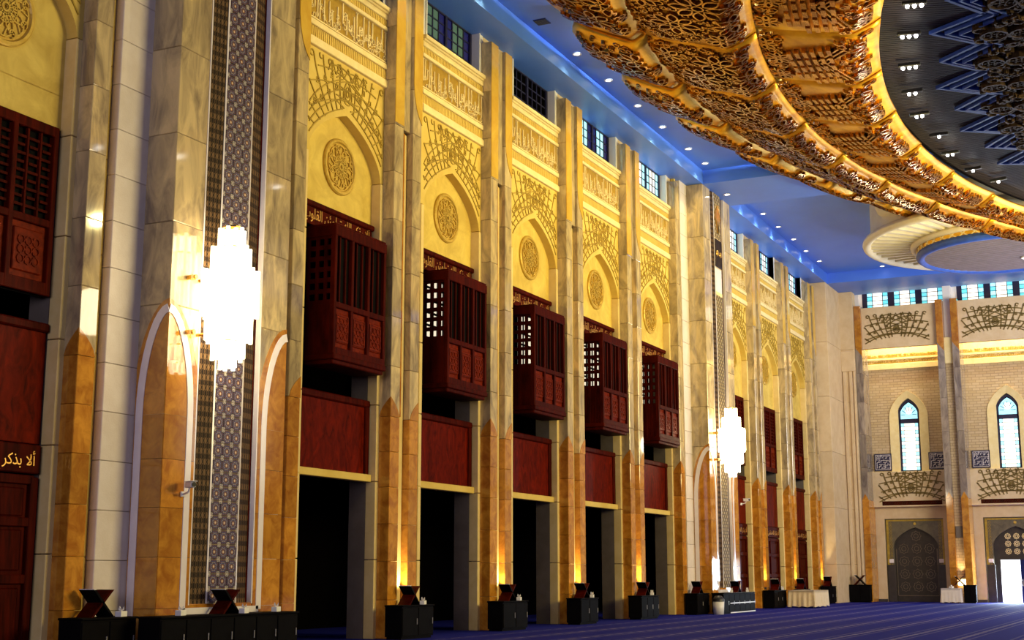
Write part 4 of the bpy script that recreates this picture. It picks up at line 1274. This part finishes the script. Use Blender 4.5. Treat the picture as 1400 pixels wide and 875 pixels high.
def petal_relief(tier):
    Ro, zo, Ri, zi, s0_, s1_ = TIERS[tier]
    mp = petal_map(tier); ax = (Ro + Ri) / 2 * DPH; ay = Ro - Ri        # metres per unit s and t
    b = MB(); r = random.Random(20 + tier); wd = .055

    def M2(a, c_, h): return mp(a / ax, c_ / ay, h)

    def ok(p): return 0.03 * ax < p[0] < (.84 if tier == 0 else .97) * ax and .04 * ay < p[1] < .95 * ay

    def add(pts, w=wd, h=.10, cl=False):
        if all(ok(p) for p in pts): b.rib(pts, w, M2, -.02, h, cl)

    def flower(u, v, R, n=8, h=.12):
        add(circ(u, v, R * .2, 8), h=h, cl=True)
        for i in range(n):
            a = 2 * pi * i / n
            q = [(R * (.28 + .72 * t), R * .20 * sin(pi * t) ** .8) for t in [k / 5 for k in range(6)]]
            loop = [(u + x * cos(a) - y * sin(a), v + x * sin(a) + y * cos(a)) for x, y in q] + \
                   [(u + x * cos(a) + y * sin(a), v + x * sin(a) - y * cos(a)) for x, y in q[::-1][1:-1]]
            add(loop, h=h, cl=True)
    if tier == 0:
        fl = [(1.25, .75, .62), (1.1, 2.15, .72), (2.55, 1.5, .75), (2.3, 2.62, .34), (3.5, .7, .5), (3.55, 2.3, .55)]
    elif tier == 1:
        fl = [(1.0, 1.0, .6), (1.2, 2.6, .8), (2.6, 1.8, .75), (2.4, 3.5, .6), (3.4, 3.1, .5), (.8, 3.7, .4)]
    else:
        fl = [(.8, .6, .4), (1.8, .9, .4), (.9, 3.4, .55), (2.1, 3.55, .45), (3.0, 3.3, .35), (3.2, .8, .4)]
    for u, v, R in fl: flower(u, v, R)
    n = {0: 150, 1: 420, 2: 300}[tier]
    for i in range(n):                    # scrolling filler between the flowers
        u, v = r.uniform(.04, .97) * ax, r.uniform(.04, .96) * ay
        if any((u - a) ** 2 + (v - c_) ** 2 < (R * .95) ** 2 for a, c_, R in fl): continue
        R = r.uniform(.05, .12)
        if tier == 2 and .3 * ay < v < .72 * ay: continue
        add(circ(u, v, R, 7, r.uniform(0, 6), r.uniform(8, 11)), w=.042, h=r.uniform(.04, .12))
    if tier == 2:                         # rows of brick-like dashes and two chevrons
        for q in range(6):
            for i in range(7):
                u = .35 * ax + .55 * i - .1 * q; v = (.34 + .06 * q) * ay + .02 * i * ay * .6
                add([(u, v), (u + .36, v + .05)], w=.12, h=.14)
        for d in (0, .16, .32):
            add([(.2 * ax, .80 * ay - d), (.5 * ax, .62 * ay - d), (.82 * ax, .80 * ay - d)], w=.06, h=.12)
    return b.mesh('petal_carving', M['gold_relief'])


for ti in range(3):
    pm_, rm_ = petal_mesh(ti), petal_relief(ti)
    for k in range(-3, 8):
        o = link('petal', pm_, ring, (0, 0, 0), (0, 0, -(PH0 + DPH * k)))
        stuff(link('petal_carving', rm_, o))

# ------------------------------------------------------------------ ribbed dark drum inside the ring
drum = thing('ribbed_dome_rim', 'dark ribbed dome rim with blue chevrons and bronze scrollwork inside the gold ring', 'ceiling ornament', (CX, CY, 0))


def pol(R, ph, z): return (-R * cos(ph), R * sin(ph), z)


PA, PE = -.36, .70
b = MB(); n = 60
for i in range(n):
    a, c_ = PA + (PE - PA) * i / n, PA + (PE - PA) * (i + 1) / n
    for (R0_, z0_, R1_, z1_) in ((34.9, 15.75, 32.4, 15.62), (32.4, 15.62, 26, 16.0)):
        b.add([pol(R0_, a, z0_), pol(R1_, a, z1_), pol(R1_, c_, z1_), pol(R0_, c_, z0_)], [(3, 2, 1, 0)])
b.build('drum_board', M['blue_deep'], drum)
b = MB(); n = 260
for i in range(n):
    a = PA + (PE - PA) * i / n; d = .00155
    p = [pol(34.8, a - d, 15.74), pol(34.8, a + d, 15.74), pol(31.8, a + d, 15.60), pol(31.8, a - d, 15.60)]
    q = [(x, y, z - .09) for x, y, z in p]
    b.add(p + q, [(4, 5, 6, 7), (0, 1, 5, 4), (1, 2, 6, 5), (2, 3, 7, 6), (3, 0, 4, 7)])
stuff(b.build('rib_slats', M['ribwood'], drum))


def pmap(z): return lambda a, r, h: pol(r, a / 33.0, z - h)


nchev = 16; dch = .0655
for i in range(nchev):
    a0 = (-.183 - dch * 2.5 + dch * i) * 33; w_ = dch * 33
    big = i % 2 == 0
    b = MB()
    for q, (off, tip) in enumerate(((0, 1.0), (.30, .62), (.60, .28))):
        tp_ = 32.15 + tip if big else 32.1 + tip * .8
        b.rib([(a0 - .02, 31.9 - off), (a0 + w_ * .5, tp_), (a0 + w_ + .02, 31.9 - off)], .11 - .02 * q, pmap(15.54), 0, .10 + .05 * q)
    b.build('chevron', M['blue_bright'], drum)
for i in range(nchev):
    r = random.Random(100 + i % 3); a0 = (-.183 - dch * 2.5 + dch * i) * 33; w_ = dch * 33
    b = MB()
    for q in range(110):
        u, v = a0 + r.uniform(0, w_), 32.0 - abs(r.gauss(0, 1.2))
        if v < 29.2: continue
        if v > 31.6 and abs(u - a0 - w_ / 2) > .5: continue
        R = r.uniform(.05, .16)
        b.rib(circ(u, v, R, 8, r.uniform(0, 6), r.uniform(8, 11)), .05, pmap(15.45), -.2, r.uniform(.02, .2))
    for q in (31.6, 30.9, 30.1):
        b.rib(circ(a0 + w_ / 2, q, .33, 12), .06, pmap(15.45), -.2, .22, True)
        for e in range(6): b.rib(circ(a0 + w_ / 2 + .18 * cos(e * pi / 3), q + .18 * sin(e * pi / 3), .11, 8), .04, pmap(15.45), -.2, .2, True)
    b.build('bronze_scroll', M['scroll'], drum)

# lamp clusters on the rim
cl_b = MB().lathe([(0, -.06), (.03, -.052), (.05, -.02), (.05, 0), (.03, .03), (0, .04)], 12).mesh('bulb', M['bulb'])
cl_h = MB().bbox(-.3, .3, -.07, .07, 0, .10, .02).mesh('housing', M['black'])
CL = [(13.37, 32.97), (12.9, 34.92), (12.5, 37.22), (12.2, 39.41), (12.04, 41.57), (12.26, 43.88), (12.28, 46.05), (12.71, 48.31), (13.34, 50.12)]
for i, (x, y) in enumerate(CL):
    nb = 3 if i < 3 else (2 if i in (3, 4, 6) else 1)
    t = thing('spotlight_cluster', 'cluster of bright bulbs on the ribbed rim, %s down from the top of the photo' % (ORD + ['eighth', 'ninth'])[i], 'lamp', (x, y, 15.36),
              'bulb clusters inside the gold ring', rz=-math.asin((y - CY) / 33.7))
    link('housing', cl_h, t, (0, 0, .02))
    for j in range(nb): link('bulb', cl_b, t, ((j - (nb - 1) / 2) * .17, 0, 0))
for i in range(7):  # added spots floating below the ring to brighten its petal lips
    p = pol(33.3, -.24 + .12 * i, 13.0); q_ = pol(39.8, -.24 + .12 * i, 16.8)
    light('SPOT', 'lip_fill_spot', (CX + p[0], CY + p[1], p[2]), 1500, (1.0, .84, .32), aim=(CX + q_[0], CY + q_[1], q_[2]), size=.15, angle=radians(130), blend=.8)
light('AREA', 'corner_ceiling_fill', (20, 63, 9.5), 2200, (.86, .90, 1.0), aim=(16, 65, 18), size=9, size_y=9)  # added upward area fill that brightens the corner ceiling, hung in open air
# cove lamps on top of the ring that wash the blue ceiling
for i in range(12):
    ph = -.30 + .08 * i; p = pol(42.4, ph, 18.42)
    light('POINT', 'cove_lamp', (CX + p[0], CY + p[1], p[2]), 330, (.60, .80, 1.0), size=.05)

# ------------------------------------------------------------------ stepped disc in the corner of the ceiling
t = thing('stepped_ceiling_disc', 'white and gold stepped ceiling disc with slatted rim in the corner', 'ceiling ornament', (12.0, 64.6, 0))
cc_ = (-3.0, -3.9, 0)
MB().lathe([(2.2, ZC), (2.2, 18.3), (2.05, 18.2), (2.1, 18.1)], 40, c=cc_).build('blue_collar', M['blue'], t, smooth=True)
MB().lathe([(2.1, 18.2), (2.1, 17.85), (1.9, 17.4), (0, 17.2)], 40, c=cc_).build('small_drum', M['cream_paint'], t, smooth=True)
MB().lathe([(5.9, ZC), (5.9, 17.0), (6.1, 16.8)], 64).build('drum_wall', M['cream_paint'], t, smooth=True)


def torus(R, z, r, n=72): return MB().lathe([(R + r * cos(a), z + r * sin(a)) for a in [2 * pi * i / 10 for i in range(11)]], n)


torus(6.1, 16.65, .20).build('outer_moulding', M['cream_paint'], t, smooth=True)
MB().lathe([(6.05, 16.82), (3.9, 16.74)], 64).build('disc_board', M['scroll'], t)
b = MB(); n = 56
for i in range(n):
    a = 2 * pi * i / n; d = .016; d2 = .026
    def q(r, z, a_): return (r * cos(a_), r * sin(a_), z)
    b.add([q(5.95, 16.8, a - d), q(5.95, 16.8, a + d), q(4.0, 16.7, a + d2), q(4.0, 16.7, a - d2), q(5.95, 16.58, a - d), q(5.95, 16.58, a + d), q(4.0, 16.48, a + d2), q(4.0, 16.48, a - d2)],
          [(4, 5, 6, 7), (0, 1, 5, 4), (1, 2, 6, 5), (2, 3, 7, 6), (3, 0, 4, 7)])
b.build('radial_slats', M['cream_paint'], t)
torus(4.0, 16.42, .16).build('inner_moulding', M['cream_paint'], t, smooth=True)
MB().lathe([(3.9, 16.45), (3.78, 16.02)], 64).build('lattice_ground', M['gold'], t)
b = MB(); n = 44
for i in range(n):
    a = 2 * pi * i / n
    for sg in (-1, 1):
        b.tube((3.93 * cos(a), 3.93 * sin(a), 16.4), (3.82 * cos(a + sg * .142), 3.82 * sin(a + sg * .142), 16.06), .03, 5)
b.build('lattice_ribs', M['moulding'], t)
torus(3.72, 15.98, .2, 64).build('blue_moulding', M['blue_bright'], t, smooth=True)
MB().lathe([(3.7, 15.98), (0, 15.98)], 64).build('soffit_board', M['plinth'], t)
b = MB()
for i in range(30):
    y = -3.5 + 7.0 * (i + .5) / 30; hx = sqrt(max(0, 3.6 ** 2 - y * y))
    b.box(-hx, hx, y - .05, y + .05, 15.88, 15.97)
b.build('soffit_slats', M['slat_grey'], t)
b = MB()
for i in range(5): b.rib(circ(.9 + i * .55, .9 + .2 * i, .3, 10, 0, 5.2), .08, lambda a, c_, h: (a, c_, 15.88 - h), 0, .06)
b.build('white_scroll', M['white_paint'], t)
MB().lathe([(3.6, 17.3), (3.85, 17.12), (3.6, 16.95)], 48, c=(1.5, -3.2, 0)).build('upper_tier_moulding', M['cream_paint'], t, smooth=True)
light('AREA', 'disc_cove_light', (13, 57.2, 15.2), 90, (1.0, .72, .15), aim=(13, 62, 16.6), size=6, size_y=.5)


# ------------------------------------------------------------------ small furniture
def cabinet(name, label, x0, x1, y0, y1, ht, shelves=False, group='low black cabinets along the walls', front='x'):
    t = thing(name, label, 'cabinet', ((x0 + x1) / 2, (y0 + y1) / 2, 0), group)
    a, b_ = (x1 - x0) / 2, (y1 - y0) / 2
    c_ = MB().box(-a, a - .02, -b_, b_, .06, ht - .04).box(-a + .03, a - .06, -b_ + .03, b_ - .03, 0, .06)
    c_.build('carcass', M['black_wood'], t)
    MB().bbox(-a - .02, a + .02, -b_ - .02, b_ + .02, ht - .04, ht, .01).build('top_board', M['black_wood'], t)
    if front == 'x':
        n = max(1, round(2 * b_ / .7))
        for i in range(n):
            y_a = -b_ + 2 * b_ * i / n; y_b = -b_ + 2 * b_ * (i + 1) / n
            d = MB().bbox(a - .03, a, y_a + .015, y_b - .015, .09, ht - .07, .008).build('door', M['black_wood'], t)
            MB().bbox(a, a + .015, y_b - .09, y_b - .06, .35, .5, .004).build('handle', M['steel'], d)
        if shelves:
            MB().box(a, a + .012, -b_ + .9, b_ - .02, ht * .48, ht * .48 + .035).box(a, a + .012, -b_ + .9, b_ - .02, .02, .06).box(a, a + .012, -b_ + .9, b_ - .02, ht - .03, ht).build('white_shelf_edge', M['white_metal'], t)
    else:
        d = MB().bbox(-a + .02, -.01, -b_ - .02, -b_, .09, ht - .07, .008).build('door', M['black_wood'], t)
        d = MB().bbox(.01, a - .02, -b_ - .02, -b_, .09, ht - .07, .008).build('door', M['black_wood'], t)
    return t


def rehal(x, y, z, label, sc=1.0, rz=0.0, mk='wood'):
    t = thing('book_stand', label, 'book stand', (x, y, z), 'folding X book stands', rz=rz)
    for s in (-1, 1):
        b = MB()
        # one board in the y,z plane: leaning across the hinge, extruded along x
        L = [(-s * .25, .46), (s * .22, 0.0), (s * .28, 0.0), (-s * .19, .46)]
        b.poly([(a * sc, c_ * sc) for a, c_ in L], lambda a, c_, h: (h, a, c_), -.17 * sc, .17 * sc)
        b.build('board', M['black_wood'] if s > 0 else M['wood'], t)
        MB().box(-.165 * sc, .165 * sc, min(-s * .24, -s * .20) * sc, max(-s * .24, -s * .20) * sc, .455 * sc, .475 * sc).build('edge_highlight', M['paper'], t) if s > 0 else None  # white strip painting the bright highlight along the board's edge
    MB().tube((-.18 * sc, 0, .215 * sc), (.18 * sc, 0, .215 * sc), .02 * sc, 6).build('hinge', M['black_wood'], t)


def tissue_box(x, y, z, label, rz=0.3):
    t = thing('tissue_box', label, 'tissue box', (x, y, z), 'white tissue boxes on cabinets', rz=rz)
    MB().bbox(-.06, .06, -.13, .13, 0, .1, .006).build('carton', M['paper'], t)
    b = MB(); n = 7
    for i in range(n):
        a = 2 * pi * i / n; b.add([(0, 0, .1), (.05 * cos(a), .07 * sin(a), .12 + .07 * (i % 2)), (.05 * cos(a + .9), .07 * sin(a + .9), .12 + .07 * ((i + 1) % 2))], [(0, 1, 2)])
    b.build('tissue', M['paper'], t)


CAB = .83
cabinet('book_cabinet', 'black cabinet before the white stone column at lower left', .42, .95, 18.72, 20.13, CAB)
rehal(.62, 19.40, CAB, 'book stand on the leftmost black cabinet', 1.05)
tissue_box(.88, 19.78, CAB, 'tissue box under the leftmost book stand')
cabinet('book_cabinet', 'long black cabinet under the near chandelier pier', 1.10, 1.62, 20.0, 24.3, CAB)
rehal(1.28, 22.28, CAB, 'book stand on the long cabinet under the blue tiles', 1.0)
tissue_box(1.42, 20.78, CAB, 'tissue box at the left end of the long cabinet')
tissue_box(1.54, 22.55, CAB, 'tissue box under the book stand on the long cabinet')
tissue_box(1.40, 23.82, CAB, 'tissue box at the right end of the long cabinet')
for q, (y0, y1, lab) in enumerate(((29.78, 31.35, 'pier right of the first balcony bay'), (35.38, 37.0, 'pier right of the second balcony bay'), (40.95, 42.4, 'pier right of the third balcony bay'), (46.4, 48.2, 'pier right of the fourth balcony bay'))):
    cabinet('book_cabinet', 'black cabinet at the foot of the ' + lab, .42, .92, y0, y1, CAB)
    rehal(.62, (y0 + y1) / 2 + .05, CAB, 'book stand on the cabinet at the ' + lab, 1.0)
    tissue_box(.855, (y0 + y1) / 2 + .34, CAB, 'tissue box on the cabinet at the ' + lab)
cabinet('book_cabinet', 'black cabinet left of the far chandelier pier', .42, .92, 52.6, 54.1, CAB)
rehal(.62, 53.5, CAB, 'book stand left of the far chandelier pier', 1.0)
cabinet('book_cabinet', 'black cabinet with white shelf edges under the far chandelier', 1.06, 1.55, 54.0, 58.5, CAB, shelves=True)
rehal(1.3, 56.5, CAB, 'book stand on the cabinet with white shelf edges', 1.0)
tissue_box(1.36, 55.7, CAB, 'tissue box left of the stand under the far chandelier')
tissue_box(1.36, 58.0, CAB, 'tissue box right of the stand under the far chandelier')
cabinet('book_cabinet', 'dark cabinet left of the beige table', .42, .95, 63.8, 66.0, CAB)
rehal(.65, 65.2, CAB, 'book stand on the cabinet left of the beige table', 1.1)
tissue_box(.8, 65.8, CAB, 'tissue box left of the beige table')
cabinet('book_cabinet', 'dark cabinet hidden behind the beige table', .42, .90, 69.5, 70.8, CAB)
rehal(.6, 70.2, CAB, 'book stand rising behind the beige table', 1.1)
cabinet('book_cabinet', 'narrow black cabinet left of the corner block', .42, .92, 75.0, 76.6, CAB + .1)
rehal(.62, 75.9, CAB + .1, 'book stand left of the corner block', 1.1)
cabinet('book_cabinet', 'black cabinet against the corner between block and end wall', 1.04, 2.2, 79.35, 79.9, CAB + .15, front='y')
rehal(1.6, 79.6, CAB + .15, 'X shaped book stand in the corner by the end wall', 1.15, rz=-pi / 2)
cabinet('book_cabinet', 'black cabinet behind the clothed table at the end wall pier', px(5.75), px(6.5), YP - .5, YP - .05, CAB + .15, front='y')
rehal(px(5.5), YP - .32, CAB + .15, 'book stand on the cabinet by the end wall pier', 1.0, rz=-pi / 2)


def clothed_table(x, y, wx, wy, ht, m, label, name='clothed_table'):
    t = thing(name, label, 'table', (x, y, 0), 'tables under cloths')
    MB().bbox(-wx, wx, -wy, wy, ht - .03, ht, .01).build('tabletop', M['black_wood'], t)
    for sx in (-1, 1):
        for sy in (-1, 1): MB().tube((sx * (wx - .08), sy * (wy - .08), 0), (sx * (wx - .08), sy * (wy - .08), ht - .03), .025, 6).build('leg', M['steel'], t)
    per = []
    n = 22
    for a, b_ in (((-wx, -wy), (wx, -wy)), ((wx, -wy), (wx, wy)), ((wx, wy), (-wx, wy)), ((-wx, wy), (-wx, -wy))):
        for i in range(n): per.append((a[0] + (b_[0] - a[0]) * i / n, a[1] + (b_[1] - a[1]) * i / n))
    b = MB(); N_ = len(per); vs = []
    for j in range(6):
        f_ = j / 5
        for i, (px_, py_) in enumerate(per):
            k = 1.03 + f_ * (.05 + .035 * sin(i * 1.55) + .02 * sin(i * .6))
            vs.append((px_ * k + .02 * f_ * sin(i), py_ * k, ht + .008 - f_ * (ht - .05 + .02 * sin(i * .9))))
    fs = [(j * N_ + i, j * N_ + (i + 1) % N_, (j + 1) * N_ + (i + 1) % N_, (j + 1) * N_ + i) for j in range(5) for i in range(N_)]
    fs.append(tuple(range(N_)))
    b.add(vs, fs)
    tag(b.build(name.replace('table', 'cloth') if False else 'tablecloth', m, None, (x, y, 0), True), 'pleated cloth over the ' + label, 'tablecloth')
    return t


clothed_table(1.75, 67.0, .62, 1.35, .80, M['cloth'], 'beige draped table beyond the far chandelier')
clothed_table(px(5.1), YP - .95, .5, .35, .80, M['cloth_white'], 'small ivory draped table at the end wall pier')
tissue_box(px(5.1), YP - .95, .81, 'tissue box on the small ivory table', .9)
# bin
t = thing('waste_bin', 'small pale waste bin with dark lid under the far chandelier pier', 'bin', (1.42, 53.72, 0))
MB().lathe([(0, 0), (.2, 0), (.23, .52), (0, .52)], 18).build('body', M['white_metal'], t, smooth=True)
MB().lathe([(.24, .50), (.24, .58), (.14, .72), (0, .74)], 18).build('lid', M['black'], t, smooth=True)


# surveillance cameras
def cctv(loc, label, rz):
    t = thing('security_camera', label, 'camera', loc, 'security cameras on the chandelier piers', rz=rz)
    MB().bbox(-.12, .16, -.055, .055, .06, .17, .015).build('body', M['white_metal'], t)
    MB().bbox(-.13, .20, -.065, .065, .17, .185, .004).build('sun_shield', M['white_metal'], t)
    MB().lathe([(0, 0), (.04, 0), (.045, .03), (0, .03)], 12, axis='x', c=(.16, 0, .115)).build('lens', M['black'], t)
    MB().tube((0, 0, .06), (-.05, 0, -.02), .02, 8).tube((-.05, 0, -.02), (-.26, 0, -.05), .022, 8).bbox(-.30, -.26, -.05, .05, -.1, 0, .005).build('bracket', M['white_metal'], t)


cctv((1.31, 21.02, 3.15), 'white security camera on the arch border of the near pier', -.45)
cctv((1.31, 58.4, 4.62), 'white security camera on the right edge of the far pier', -.45)
